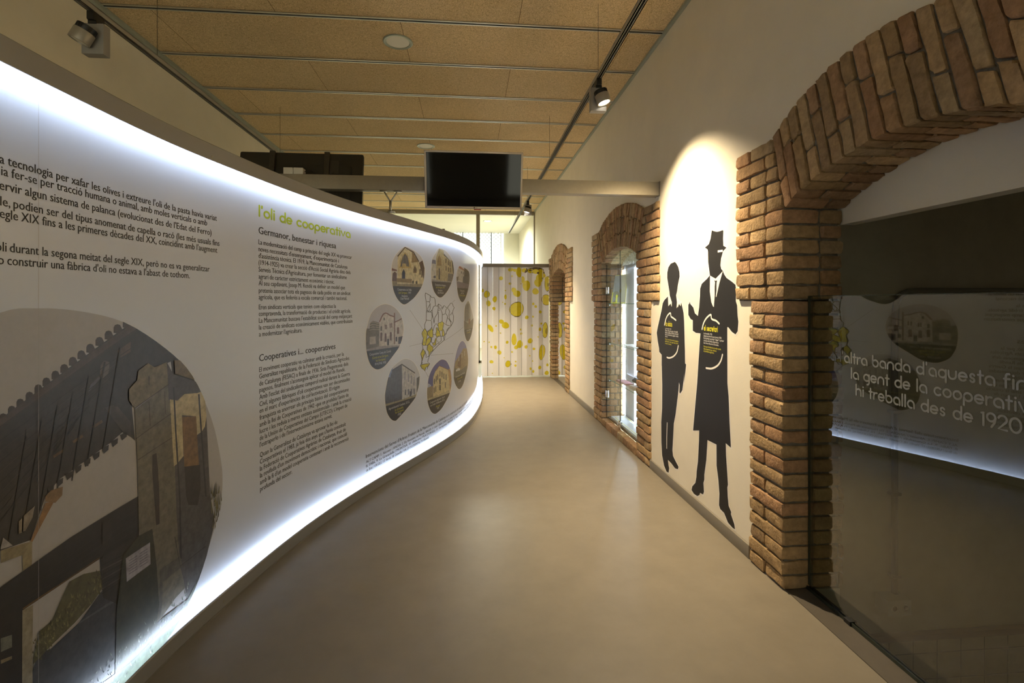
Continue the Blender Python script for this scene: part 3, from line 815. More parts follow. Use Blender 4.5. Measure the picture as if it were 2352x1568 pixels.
# ---- printed pictures
SKY = (*lin(196, 192, 188), .12)
class Print:
    def __init__(s, outline, border=0.0, k=4, bgcol=SKY):
        s.clip = smooth_closed(outline, k); s.b = MB(); s.n = 1
        if border:
            c = sum((Vector(p) for p in s.clip), Vector((0, 0))) / len(s.clip)
            out = []
            m = len(s.clip)
            for i, p in enumerate(s.clip):
                t = (s.clip[(i + 1) % m] - s.clip[i - 1]).normalized(); n = Vector((t.y, -t.x))
                if n.dot(p - c) < 0: n = -n
                out.append(p + n * border)
            lay(s.b, [sz(*p) for p in out], 0, 0, (.84, .82, .80, 0))
        lay(s.b, [sz(*p) for p in s.clip], 1, 0, (*bgcol[:3], .12))
    def poly(s, pts, col, layer=None):
        q = clip_convex(pts, s.clip)
        if len(q) < 3: return
        s.n += 1
        lay(s.b, [sz(*p) for p in q], layer if layer else s.n * .5 + 1, 0, col)
    def blade(s, pts, col, k):
        q = clip_convex(pts, s.clip)
        if len(q) >= 3: lay(s.b, [sz(*p) for p in q], s.n * .5 + 1.2 + (k % 17) * .08, 0, col)
    def line(s, pts, w, col):
        s.n += 1
        for r in ribbon2(pts, w): 
            q = clip_convex(r, s.clip)
            if len(q) >= 3: lay(s.b, [sz(*p) for p in q], s.n * .5 + 1, 0, col)
    def text(s, t, u0, v0, u1, col, ratio=1.25, bold=0):
        v, f = text_tris(t, bold); A = sz(u0, v0); B_ = sz(u1, v0); sc = (B_.x - A.x) / v[:, 0].max()
        hh = min(sc * ratio, .030)
        s.b.add([face_at(A.x + x * sc, A.y + y * hh, .0003 + .00006 * (s.n * .5 + 2)) for x, y in v], f, 0, col)
    def done(s, name, label=None):
        o = s.b.build(name, M['print'], panel, fixn=False)
        if label: o['label'] = label
        return o
def off(pts, sc, ox, oy): return [(x / sc + ox, y / sc + oy) for x, y in pts]

# the big picture of an old oil press
egg = [(-230, 950), (-130, 790), (0, 718), (85, 708), (180, 714), (285, 740), (380, 800), (440, 862), (485, 960), (506, 1050), (511, 1105), (505, 1165), (487, 1232), (455, 1330), (420, 1408), (380, 1472), (300, 1570), (180, 1700), (60, 1760), (-80, 1660), (-190, 1420), (-245, 1180)]
P = Print(egg, 0, 4, lin(178, 176, 178))
D1, D2, D3 = lin(44, 40, 36), lin(58, 50, 42), lin(34, 31, 28)
P.poly([(-250, 1130), (0, 962), (300, 742), (283, 735), (330, 735), (470, 860), (520, 940), (400, 900), (392, 830), (345, 850), (300, 905), (310, 1012), (300, 1003), (281, 992), (253, 1017), (213, 1045), (171, 1076), (135, 1101), (104, 1140), (70, 1240), (0, 1264), (-250, 1310)], D1)
for x, y in off([(25, 915), (95, 853), (165, 795), (240, 738), (312, 678), (378, 622), (452, 566), (524, 512), (594, 453), (664, 400), (737, 346), (812, 290), (887, 238), (960, 186), (1035, 142)], 3.563, 0, 700):
    P.poly([(x - 9, y + 12), (x - 9, y), (x - 6, y - 6), (x, y - 8), (x + 6, y - 6), (x + 9, y), (x + 12, y + 6), (x + 4, y + 14)], lin(60, 50, 45))
P.poly([(-60, 1004), (0, 962), (300, 746), (322, 752), (0, 983), (-60, 1026)], lin(72, 62, 54))
P.poly([(-60, 1021), (0, 978), (318, 751), (322, 754), (0, 984), (-60, 1027)], lin(50, 42, 38))
P.poly(off([(850, 455), (895, 470), (885, 560), (830, 610), (815, 560), (822, 490)], 3.563, 0, 700), lin(92, 84, 76))
P.poly(off([(740, 650), (810, 585), (820, 600), (735, 700), (720, 710)], 3.563, 0, 700), lin(80, 76, 80))
P.poly(off([(960, 375), (1068, 300), (1068, 385), (985, 430)], 3.563, 0, 700), lin(82, 66, 52))
P.poly(off([(880, 830), (960, 830), (1069, 960), (1069, 1080), (1030, 1040), (980, 960)], 3.563, 0, 700), lin(66, 58, 52))
for x in (750, 590, 430):
    P.poly(off([(x, 995 - (750 - x) * -.75), (x + 80, 940 - (750 - x) * -.75), (x + 90, 960 - (750 - x) * -.75), (x + 10, 1012 - (750 - x) * -.75)], 3.563, 0, 700), lin(92, 72, 44))
for k in range(9):
    P.line([(-40, 1040 + k * 26), (300 - k * 16, 800 + k * 22)], .8, lin(58, 52, 46) if k % 2 else lin(28, 25, 23))
for k in range(7): P.line([(20 + k * 36, 1240 - k * 34), (60 + k * 36, 1000 - k * 34)], 1.6, lin(36, 32, 28))
P.poly([(281, 992), (300, 1003), (308, 1010), (260, 930), (240, 936)], lin(60, 54, 48))
for k in range(9):
    x = 115 + k * 21; y = 1130 - k * 15.2
    P.poly([(x - 8, y - 10), (x + 8, y - 18), (x + 7, y - 6), (x - 4, y + 3)], lin(36, 32, 28))
# lower timbers
P.poly(off([(0, 505), (175, 450), (255, 430), (250, 640), (178, 672), (175, 540), (0, 605)], 3.5, 0, 1120), lin(150, 138, 108))
P.poly(off([(0, 480), (20, 400), (95, 460), (95, 465), (0, 495)], 3.5, 0, 1120), lin(165, 160, 158))
P.poly(off([(430, 110), (255, 435), (238, 430), (300, 270), (360, 120)], 3.5, 0, 1120), lin(150, 112, 70))
P.poly(off([(405, 20), (500, -10), (495, 60), (440, 120), (360, 112), (358, 70)], 3.5, 0, 1120), lin(140, 112, 78))
P.poly(off([(145, 270), (172, 245), (170, 360), (145, 370)], 3.5, 0, 1120), lin(150, 135, 112))
P.poly(off([(185, 225), (275, 145), (255, 240), (200, 345), (180, 350)], 3.5, 0, 1120), lin(140, 128, 112))
P.poly([(-250, 1485), (-120, 1425), (0, 1348), (71, 1297), (160, 1234), (318, 1138), (318, 1237), (228, 1283), (51, 1401), (0, 1427), (-120, 1490), (-250, 1560)], D3)
P.line([(51, 1398), (228, 1281)], 1.6, lin(110, 84, 44))
P.poly(off([(0, 1030), (180, 985), (175, 1568), (175, 1800), (-400, 1800), (-400, 1200)], 3.5, 0, 1120), lin(38, 33, 28))
P.poly(off([(260, 940), (255, 1300), (255, 1700), (172, 1700), (174, 985)], 3.5, 0, 1120), lin(150, 142, 122))
P.poly(off([(0, 1210), (90, 1180), (90, 1280), (0, 1320)], 3.5, 0, 1120), lin(120, 122, 110))
P.poly(off([(0, 1385), (90, 1350), (90, 1375), (0, 1415)], 3.5, 0, 1120), lin(140, 126, 92))
P.poly([(73, 1540), (85, 1500), (115, 1490), (180, 1430), (230, 1360), (270, 1330), (300, 1290), (310, 1300), (300, 1720), (73, 1760)], lin(62, 63, 68))
P.poly([(180, 1432), (182, 1427), (270, 1370), (272, 1376)], lin(92, 92, 98))
rb = random.Random(3)
GR = [lin(112, 106, 66), lin(88, 84, 52), lin(130, 124, 84), lin(66, 64, 42)]
P.poly([(75, 1510), (88, 1450), (118, 1425), (135, 1385), (158, 1335), (190, 1318), (228, 1310), (235, 1348), (210, 1385), (170, 1430), (120, 1478), (75, 1525)], lin(90, 86, 55))
for _ in range(170):
    t = rb.random(); x = 78 + t * 152 + rb.uniform(-8, 8); y = 1500 - t * 170 + rb.uniform(-26, 26); a = rb.uniform(-.5, .5); l = rb.uniform(6, 14)
    P.blade([(x - 2, y), (x + 2, y), (x + l * math.sin(a), y - l)], GR[_ % 4], _)
P.n += 4
P.poly([(228, 1284), (318, 1228), (320, 1300), (286, 1395), (235, 1372)], lin(48, 43, 38))
for k in range(7): P.line([(232, 1298 + k * 11), (306, 1262 + k * 9)], 1.0, lin(78, 72, 66) if k % 2 else lin(30, 27, 24))
for k in range(5): P.line([(60, 1388 - k * 11), (316, 1228 - k * 15)], .6, lin(46, 41, 37))
P.poly(off([(815, 290), (890, 245), (890, 400), (815, 460)], 3.5, 0, 1120), lin(44, 39, 35))
# stone tower
P.poly([(308, 940), (386, 883), (392, 960), (400, 1068), (404, 1180), (412, 1300), (428, 1345), (400, 1375), (355, 1440), (350, 1225), (318, 1240), (314, 1057)], lin(112, 106, 90))
P.poly([(386, 883), (465, 893), (473, 960), (481, 1130), (492, 1200), (470, 1290), (430, 1380), (420, 1330), (412, 1300), (404, 1180), (400, 1068), (392, 960)], lin(82, 79, 78))
P.poly(off([(130, 650), (200, 570), (210, 490), (295, 425), (350, 460), (455, 415), (468, 605), (180, 812), (130, 745)], 3.733, 260, 720), lin(122, 112, 86))
P.poly(off([(455, 415), (510, 520), (755, 600), (750, 640), (690, 700), (600, 695), (540, 745), (470, 740), (465, 600)], 3.733, 260, 720), lin(76, 72, 72))
P.poly(off([(520, 400), (600, 400), (740, 580), (525, 515)], 3.733, 260, 720), lin(112, 96, 66))
P.poly(off([(480, 735), (545, 745), (605, 690), (720, 680), (775, 655), (795, 880), (780, 970), (755, 1010), (715, 1040), (705, 880), (585, 870), (597, 1220), (545, 1285), (515, 1310)], 3.733, 260, 720), lin(196, 182, 144))
P.poly(off([(585, 885), (705, 880), (730, 1300), (605, 1312)], 3.733, 260, 720), lin(128, 98, 60))
P.poly(off([(605, 1312), (740, 1295), (745, 1500), (720, 1640), (640, 1640), (620, 1568)], 3.733, 260, 720), lin(52, 46, 42))
P.poly(off([(330, 1210), (365, 1195), (378, 1330), (390, 1560), (392, 1800), (362, 1815), (345, 1568), (328, 1350)], 3.733, 260, 720), lin(54, 46, 38))
for l in ([(190, 1072), (490, 858)], [(205, 1255), (500, 1062)], [(300, 755), (312, 962)], [(435, 665), (442, 860)], [(180, 812), (470, 606)], [(300, 535), (300, 610)]):
    P.line(off(l, 3.733, 260, 720), .9, lin(76, 70, 58))
for l in ([(512, 630), (530, 1000), (565, 1568), (575, 2100)], [(728, 690), (750, 1010), (790, 1568)]):
    P.line(off(l, 3.733, 260, 720), 1.8, lin(50, 48, 50))
P.poly([(362, 1440), (366, 1308), (412, 1276), (418, 1300), (372, 1336), (370, 1400)], lin(92, 88, 78))
P.line([(400, 1232), (412, 1300), (470, 1255)], .9, lin(56, 52, 46))
P.poly([(320, 1470), (345, 1440), (430, 1375), (470, 1290), (490, 1240), (500, 1260), (420, 1420), (330, 1540)], lin(66, 66, 66))
P.poly([(281, 1275), (317, 1230), (348, 1214), (358, 1300), (364, 1388), (356, 1446), (330, 1500), (262, 1560), (266, 1400)], lin(54, 54, 36))
P.poly([(287, 1282), (342.7, 1245), (344, 1295), (289, 1336)], lin(158, 156, 168))
for k in range(6):
    P.line([(294, 1288 + k * 6), (313, 1276 + k * 6)], .9, lin(118, 116, 134)); P.line([(318, 1272 + k * 6), (337, 1260 + k * 6)], .9, lin(118, 116, 134))
P.poly([(150, 1640), (230, 1570), (300, 1520), (350, 1468), (420, 1392), (470, 1300), (480, 1340), (420, 1480), (250, 1700)], lin(84, 92, 78))
for _ in range(150):
    t = rb.random(); x = 200 + t * 250 + rb.uniform(-20, 20); y = 1590 - t * 230 + rb.uniform(-20, 30); l = rb.uniform(5, 11)
    P.blade([(x - 1.6, y), (x + 1.6, y), (x + rb.uniform(-4, 4), y - l)], [lin(70, 86, 60), lin(120, 126, 112), lin(52, 60, 48), lin(150, 152, 146)][_ % 4], _)
for _ in range(36):
    x = rb.uniform(484, 508); y = rb.uniform(1130, 1225); l = rb.uniform(14, 34)
    P.blade([(x - 1.4, y), (x + 1.4, y), (x + rb.uniform(-4, 6), y - l)], GR[_ % 4], _)
P.done('photograph_print', 'large rounded photograph of an old oil press under a tiled roof')

# eight drop-shaped pictures around a map
WH, YE, DK = (.62, .60, .57, 0), (*lin(190, 182, 30), 0), (*lin(40, 37, 34), .1)
def windows(P, pts, w, h, col):
    for x, y in pts: P.poly([(x - w, y + h), (x - w, y - h), (x, y - h * 1.25), (x + w, y - h), (x + w, y + h)], col)
def band(P, l, r):
    P.poly([l, r, (r[0] + 40, r[1] + 160), (l[0] - 40, l[1] + 160)], DK)
def cap(P, lines):
    P.n += 2
    for t, u0, v0, u1, c in lines: P.text(t, u0, v0, u1, c)
q = lambda pts: off(pts, 9.8, 880, 550)
STONE, OCH, BRW, GRYD = lin(206, 192, 150), lin(176, 160, 118), lin(96, 78, 54), lin(72, 70, 70)
P = Print(q([(190, 650), (230, 450), (330, 290), (490, 165), (680, 240), (860, 400), (935, 650), (930, 850), (860, 1070), (720, 1280), (600, 1390), (500, 1455), (420, 1440), (310, 1320), (230, 1130), (200, 900)]), .8)
P.poly(q([(170, 1050), (170, 920), (960, 920), (960, 1075)]), lin(140, 128, 98))
P.poly(q([(320, 900), (330, 370), (490, 165), (690, 285), (800, 500), (900, 800), (930, 1000), (320, 1000)]), STONE)
P.poly(q([(640, 520), (650, 280), (700, 320), (810, 500)]), lin(140, 116, 76)); P.poly(q([(810, 520), (885, 470), (930, 640), (915, 900), (840, 650)]), lin(86, 62, 42))
P.line(q([(325, 380), (490, 175), (690, 290)]), 1.6, BRW); P.line(q([(690, 290), (800, 490)]), .9, lin(50, 40, 30))
P.poly(q([(360, 640), (390, 480), (440, 350), (490, 280), (550, 350), (600, 480), (630, 640)]), lin(186, 160, 100))
P.poly(q([(385, 620), (410, 480), (450, 370), (490, 320), (540, 370), (570, 480), (590, 610), (520, 600), (515, 540), (430, 540), (425, 600)]), lin(84, 80, 80))
for x in (430, 460, 495, 530, 560): P.line(q([(x, 600), (x, 350)]), .35, lin(170, 165, 150))
P.poly(q([(420, 960), (425, 740), (460, 660), (495, 740), (495, 960)]), lin(48, 48, 62)); P.poly(q([(680, 750), (680, 660), (715, 590), (755, 660), (750, 750)]), lin(110, 88, 60))
P.poly(q([(200, 930), (215, 760), (260, 720), (305, 760), (300, 940)]), lin(98, 72, 60)); P.poly(q([(190, 700), (195, 640), (310, 680), (305, 710)]), lin(130, 96, 96))
P.poly(q([(300, 950), (300, 870), (650, 890), (640, 980)]), lin(142, 122, 84)); windows(P, q([(830, 730), (870, 790)]), 1.4, 6, BRW); windows(P, q([(670, 960), (750, 970)]), 2, 3, lin(70, 62, 40))
band(P, *q([(195, 1040), (870, 1072)]))
cap(P, [("Cooperativa de l'Albi", *q([(320, 1145)])[0], 945, WH), ('(Les Garrigues)', *q([(345, 1215)])[0], 935, YE), ('1919', 937, 674.5, 943.5, WH), ('Arquitecte', *q([(415, 1290)])[0], 936, WH), ('Cèsar Martinell', *q([(385, 1350)])[0], 939, WH)])
P.done('drop_picture', 'drop-shaped picture of a gabled building with a tall pointed window')
P = Print(q([(1085, 650), (1110, 430), (1190, 290), (1260, 200), (1400, 250), (1540, 430), (1590, 650), (1585, 800), (1540, 965), (1450, 1150), (1350, 1270), (1280, 1305), (1210, 1260), (1140, 1150), (1100, 1000), (1083, 850)]), .8)
P.poly(q([(1070, 960), (1070, 890), (1600, 930), (1600, 980)]), lin(150, 146, 142))
P.poly(q([(1190, 900), (1195, 380), (1260, 205), (1360, 250), (1370, 330), (1500, 470), (1560, 470), (1600, 940), (1300, 930)]), OCH)
P.poly(q([(1370, 320), (1500, 470), (1510, 490), (1365, 350)]), GRYD); P.poly(q([(1540, 460), (1600, 560), (1590, 780), (1570, 760)]), lin(66, 58, 48)); P.poly(q([(1460, 760), (1600, 780), (1590, 950), (1450, 930)]), lin(112, 106, 98))
P.poly(q([(1210, 590), (1225, 430), (1265, 350), (1305, 430), (1315, 590)]), lin(140, 116, 70))
P.poly(q([(1245, 890), (1250, 650), (1275, 650), (1280, 900)]), lin(56, 50, 44)); P.poly(q([(1295, 800), (1295, 670), (1305, 670), (1305, 800)]), BRW); P.poly(q([(1210, 800), (1210, 680), (1222, 680), (1222, 800)]), BRW)
windows(P, q([(1412, 480), (1470, 530), (1505, 560), (1415, 650), (1470, 680), (1515, 690)]), 1.2, 5, lin(98, 80, 52))
P.poly(q([(1085, 540), (1105, 450), (1180, 460), (1190, 550)]), lin(112, 112, 126)); P.poly(q([(1080, 880), (1085, 540), (1190, 550), (1190, 890)]), lin(186, 180, 168)); P.poly(q([(1130, 860), (1135, 820), (1180, 810), (1185, 870)]), lin(60, 60, 70))
band(P, *q([(1075, 938), (1600, 972)]))
cap(P, [('Cooperativa Artesana', *q([(1165, 1035)])[0], 1023.5, WH), ('(Les Garrigues) 1919', *q([(1185, 1090)])[0], 1021, YE), ('Arquitecte', *q([(1235, 1160)])[0], 1016, WH), ('Cèsar Martinell', *q([(1220, 1215)])[0], 1018.5, WH)])
P.done('drop_picture', 'drop-shaped picture of a stone church-like mill with a spire behind')
P = Print(q([(1650, 850), (1665, 700), (1720, 595), (1830, 630), (1920, 700), (1945, 830), (1935, 1000), (1915, 1110), (1860, 1300), (1810, 1390), (1775, 1410), (1730, 1360), (1690, 1250), (1665, 1090)]), .6)
P.poly(q([(1640, 1100), (1645, 930), (1760, 960), (1960, 1000), (1960, 1110)]), lin(120, 112, 122))
P.poly(q([(1680, 900), (1680, 690), (1720, 600), (1830, 690), (1820, 960), (1740, 930)]), lin(190, 182, 168)); P.poly(q([(1715, 590), (1830, 680), (1820, 700), (1700, 640)]), lin(160, 92, 62))
P.poly(q([(1820, 840), (1825, 630), (1950, 740), (1950, 860)]), lin(66, 60, 54)); P.poly(q([(1790, 970), (1800, 830), (1950, 830), (1950, 1010)]), lin(82, 80, 78)); P.poly(q([(1640, 930), (1650, 840), (1700, 830), (1690, 930)]), lin(112, 100, 80))
windows(P, q([(1760, 740), (1800, 760)]), .9, 2.4, GRYD)
band(P, *q([(1640, 1085), (1960, 1105)]))
cap(P, [('Totals agrícola', *q([(1730, 1165)])[0], 1066.5, WH), ('de Trull', *q([(1750, 1225)])[0], 1065, WH), ('(Garrigues)', *q([(1715, 1270)])[0], 1068.5, YE)])
P.done('drop_picture', 'small drop-shaped picture of a street of houses at the top right')
q = lambda pts: off(pts, 5.228, 820, 680)
P = Print(q([(105, 480), (118, 380), (165, 220), (245, 130), (340, 95), (440, 130), (520, 220), (553, 330), (553, 450), (510, 600), (420, 730), (340, 830), (270, 875), (215, 872), (160, 820), (125, 720), (110, 620)]), .8, bgcol=lin(176, 174, 182))
P.poly(q([(90, 680), (90, 580), (300, 560), (560, 560), (560, 640)]), lin(150, 146, 150))
P.poly(q([(105, 640), (108, 385), (150, 390), (155, 320), (190, 295), (275, 320), (280, 600)]), lin(112, 106, 100)); P.poly(q([(150, 580), (150, 490), (225, 480), (225, 570)]), lin(176, 170, 166))
for k in range(4): P.line(q([(150, 325 + k * 28), (190, 308 + k * 30), (270, 330 + k * 24)]), .5, lin(190, 182, 160))
P.poly(q([(265, 600), (270, 310), (295, 250), (340, 200), (380, 210), (400, 230), (450, 245), (450, 310), (530, 265), (556, 320), (556, 580), (450, 590)]), lin(198, 192, 188))
P.line(q([(270, 308), (295, 250), (315, 215), (342, 202), (370, 212), (395, 230), (445, 245)]), 1.3, lin(110, 72, 64)); P.line(q([(450, 200), (450, 575)]), 1.1, lin(104, 70, 62)); P.line(q([(452, 312), (500, 290), (535, 268)]), 1.2, lin(110, 72, 64))
windows(P, q([(338, 372), (352, 372), (398, 355), (416, 352)]), 1.0, 5, lin(92, 62, 58)); windows(P, q([(290, 390)]), 1.6, 5, GRYD); windows(P, q([(342, 500), (404, 485), (290, 490)]), 2.2, 9, lin(92, 66, 66)); windows(P, q([(492, 415)]), 2.4, 7, lin(104, 72, 66)); windows(P, q([(325, 275)]), 1.4, 3, GRYD)
P.poly(q([(360, 590), (360, 515), (384, 510), (384, 588)]), lin(46, 44, 54)); P.poly(q([(495, 575), (495, 490), (550, 478), (550, 565)]), lin(66, 60, 74)); P.poly(q([(462, 545), (462, 490), (482, 486), (482, 542)]), lin(60, 56, 66))
band(P, *q([(90, 664), (560, 594)]))
cap(P, [('Cooperativa Camp de Cervià', *q([(148, 716)])[0], 897.5, WH), ('(Cervià de les Garrigues,', *q([(182, 756)])[0], 891.5, YE), ('les Garrigues)', *q([(225, 788)])[0], 885, YE), ('1914 (1918, 1920)', *q([(210, 832)])[0], 886.5, WH)])
P.done('drop_picture', 'drop-shaped picture of a white mill with a curved gable at the left of the map')
q3 = lambda pts: off(pts, 6.272, 880, 850)
P = Print([(885, 900), (890.8, 870), (900, 846), (919, 829), (933, 823.8), (950, 832), (962.8, 856), (963.5, 872), (962, 885), (955, 910), (943.8, 928), (927.8, 946), (913.5, 963), (905.5, 966), (897.5, 961.6), (889.6, 949), (886, 933), (884.2, 914)], .8, bgcol=lin(186, 188, 196))
P.poly([(880, 950), (884, 880), (890, 870), (899, 850), (923, 836.5), (924, 920), (924, 940)], lin(86, 84, 92)); P.poly([(923.5, 836), (953, 856), (958, 900), (958, 920), (923.5, 925)], lin(190, 186, 184))
P.poly([(957, 868), (966, 862), (966, 905), (957, 900)], lin(90, 88, 88)); P.poly([(899, 850), (923, 835), (953, 855), (953, 858), (923, 838), (899, 853)], lin(60, 58, 62))
P.poly([(890, 866), (899, 840), (904, 838), (896, 866)], lin(130, 146, 186))
windows(P, [(930, 863), (938, 868), (945, 872), (951, 876)], 1.3, 9, lin(140, 140, 150)); windows(P, [(931, 901), (938, 900), (945, 900), (951, 899)], 1.5, 6, lin(96, 96, 110)); P.poly([(940.5, 912), (940.5, 898), (944.5, 898), (944.5, 911)], lin(60, 60, 72))
for k in range(8): P.line([(889 + k * 4.2, 905), (889 + k * 4.2, 925)], .5, lin(62, 60, 64))
P.poly([(880, 935), (884, 928), (924, 917), (958, 904), (960, 912), (884, 938)], lin(150, 140, 110))
band(P, (880, 934.5), (962, 908.5))
cap(P, [('Agroindustrial Catalana, SCCL', *q3([(78, 575)])[0], 940.5, WH), ('(La Granadella,', *q3([(165, 590)])[0], 926.5, YE), ('les Garrigues)', *q3([(172, 628)])[0], 927, YE), ('1920', *q3([(205, 660)])[0], 921, WH)])
P.done('drop_picture', 'drop-shaped picture of a long dark building at the bottom left of the map')
P = Print([(981, 900), (982.5, 880), (986, 862), (995, 843), (1008, 828.8), (1017, 825.3), (1026, 830), (1033.6, 846), (1037, 868), (1036.6, 885), (1033, 902), (1028, 914), (1015.5, 936), (1006, 946), (999, 950), (991.6, 946.5), (986, 936), (982, 920)], .8, bgcol=lin(74, 76, 138))
P.poly([(978, 905), (983, 880), (990, 884), (990, 905)], lin(170, 176, 200))
P.poly([(994.5, 916), (995, 865), (1000, 852), (1009, 839.5), (1032, 850), (1035, 862), (1036, 905), (1010, 915)], lin(206, 188, 138)); P.poly([(980, 915), (981.5, 890), (994, 886), (994.5, 918)], lin(140, 124, 90)); P.poly([(1029, 849), (1033, 846), (1037, 870), (1034, 905)], lin(180, 140, 84))
P.line([(1000, 852), (1009, 840), (1032, 850)], .8, lin(130, 90, 60))
windows(P, [(1005, 866), (1010.5, 858), (1015, 860), (1019.5, 864), (1024.5, 866), (998, 876), (1002, 870), (1023, 884), (997, 896), (1001, 894)], .95, 6, lin(84, 70, 52)); windows(P, [(1010.5, 876), (1010.5, 890)], 1.8, 6, lin(80, 66, 50))
P.poly([(978, 922), (982, 916), (1031, 896), (1034, 905), (982, 924)], lin(180, 166, 128))
band(P, (978, 921), (1034, 901))
cap(P, [('Cooperativa Agrícola i Secció', *q3([(672, 485)])[0], 1021.5, WH), ("de Crèdit d'Ulldecona, SCCL", *q3([(680, 525)])[0], 1021, WH), ('(Montsià)', *q3([(760, 540)])[0], 1010, YE), ('1919', *q3([(775, 565)])[0], 1008, WH)])
P.done('drop_picture', 'drop-shaped picture of a tall ochre building under a deep blue sky')
P = Print([(1041.9, 862), (1043, 837), (1049, 806), (1056, 788), (1063, 783), (1070, 792), (1074.4, 813), (1074.6, 837), (1070, 860), (1063, 884), (1055, 893.5), (1047.8, 886), (1043.5, 875)], .6, bgcol=lin(128, 132, 176))
P.poly([(1040, 862), (1046, 830), (1056, 815), (1064, 800), (1072, 800), (1076, 830), (1072, 862)], lin(150, 130, 92)); P.poly([(1050, 840), (1056, 815), (1060, 812), (1058, 845)], lin(110, 82, 56)); windows(P, [(1054, 824), (1061, 816), (1067, 812)], .7, 5, lin(190, 184, 170))
P.poly([(1040, 868), (1044, 845), (1058, 850), (1072, 838), (1076, 850), (1072, 866)], lin(96, 96, 84)); P.poly([(1047, 850), (1052, 845), (1057, 846), (1056, 850), (1048, 853)], lin(200, 198, 194))
band(P, (1038, 868), (1074, 856))
cap(P, [('Sindicat de Pinell', 1046, 868, 1067, WH), ('(Terra Alta)', 1050, 873, 1062, YE), ('1918', 1052, 879, 1058, WH)])
P.done('drop_picture', 'narrow drop-shaped picture at the lower right of the map')
P = Print(off([(897, 600), (900, 480), (915, 380), (945, 310), (965, 293), (985, 320), (1020, 430), (1050, 570), (1045, 690), (1020, 830), (990, 920), (960, 952), (930, 920), (905, 820), (896, 700)], 7.13, 940, 650), .6, bgcol=lin(170, 170, 172))
P.poly(off([(895, 760), (905, 420), (940, 330), (970, 290), (1000, 350), (1010, 600), (1000, 760)], 7.13, 940, 650), lin(150, 146, 136))
for x in (925, 950, 975): P.poly(off([(x - 6, 620), (x - 6, 340), (x + 6, 340), (x + 6, 620)], 7.13, 940, 650), lin(60, 58, 54))
P.poly(off([(890, 780), (895, 610), (960, 660), (1060, 560), (1060, 760)], 7.13, 940, 650), lin(104, 98, 84)); P.poly(off([(970, 660), (975, 580), (995, 590), (990, 680)], 7.13, 940, 650), lin(110, 60, 44))
band(P, *off([(880, 770), (1050, 722)], 7.13, 940, 650))
cap(P, [('Sindicat de Gandesa', 1071.5, 761, 1081, WH), ('(Terra Alta)', 1072, 766, 1080, YE)])
P.done('drop_picture', 'narrow drop-shaped picture of tall dark windows at the right of the map')

# map of the counties
qm = lambda pts: off(pts, 7.13, 940, 650)
b = MB()
YEL = [[(255, 740), (285, 790), (298, 840), (280, 930), (265, 1020), (240, 1020), (210, 1005), (230, 900), (205, 830), (215, 795)], [(300, 800), (330, 770), (355, 765), (370, 725), (385, 780), (388, 885), (365, 890), (330, 880), (300, 840)], [(330, 880), (360, 905), (352, 960), (300, 1020), (265, 1018), (280, 930)],
       [(440, 730), (460, 730), (470, 770), (500, 790), (512, 865), (470, 870), (450, 892), (432, 830), (445, 790)], [(470, 655), (520, 640), (530, 620), (562, 650), (558, 700), (540, 780), (480, 780)], [(540, 770), (555, 750), (570, 790), (578, 850), (560, 870), (538, 865)],
       [(430, 905), (450, 900), (440, 950), (430, 1012), (390, 1020), (380, 985), (410, 975)], [(295, 1020), (340, 990), (350, 1020), (385, 1040), (388, 1100), (350, 1130), (320, 1190), (318, 1120), (290, 1090)], [(225, 1075), (250, 1110), (258, 1150), (235, 1195), (205, 1290), (202, 1210), (185, 1160)], [(180, 1350), (220, 1330), (290, 1320), (335, 1320), (300, 1370), (270, 1380), (255, 1440), (235, 1410), (212, 1400)]]
for y in YEL: lay(b, [sz(*p) for p in qm(y)], 1, 0, lin(206, 196, 30))
OUT = [(265, 160), (345, 205), (365, 235), (405, 235), (420, 260), (428, 370), (450, 380), (480, 340), (520, 370), (530, 410), (570, 365), (610, 405), (640, 380), (680, 325), (710, 340), (720, 380), (738, 400), (720, 435), (708, 490), (725, 540), (720, 630), (690, 690), (660, 730), (620, 780), (585, 850), (575, 930), (480, 1010), (390, 1105), (330, 1185), (300, 1290), (335, 1320), (300, 1375), (290, 1410), (265, 1400), (255, 1440), (235, 1410), (210, 1400), (182, 1355), (200, 1310), (210, 1220), (185, 1160), (225, 1070), (215, 1010), (230, 900), (205, 830), (215, 795), (255, 740), (250, 680), (275, 620), (280, 470), (285, 440), (275, 300), (260, 200)]
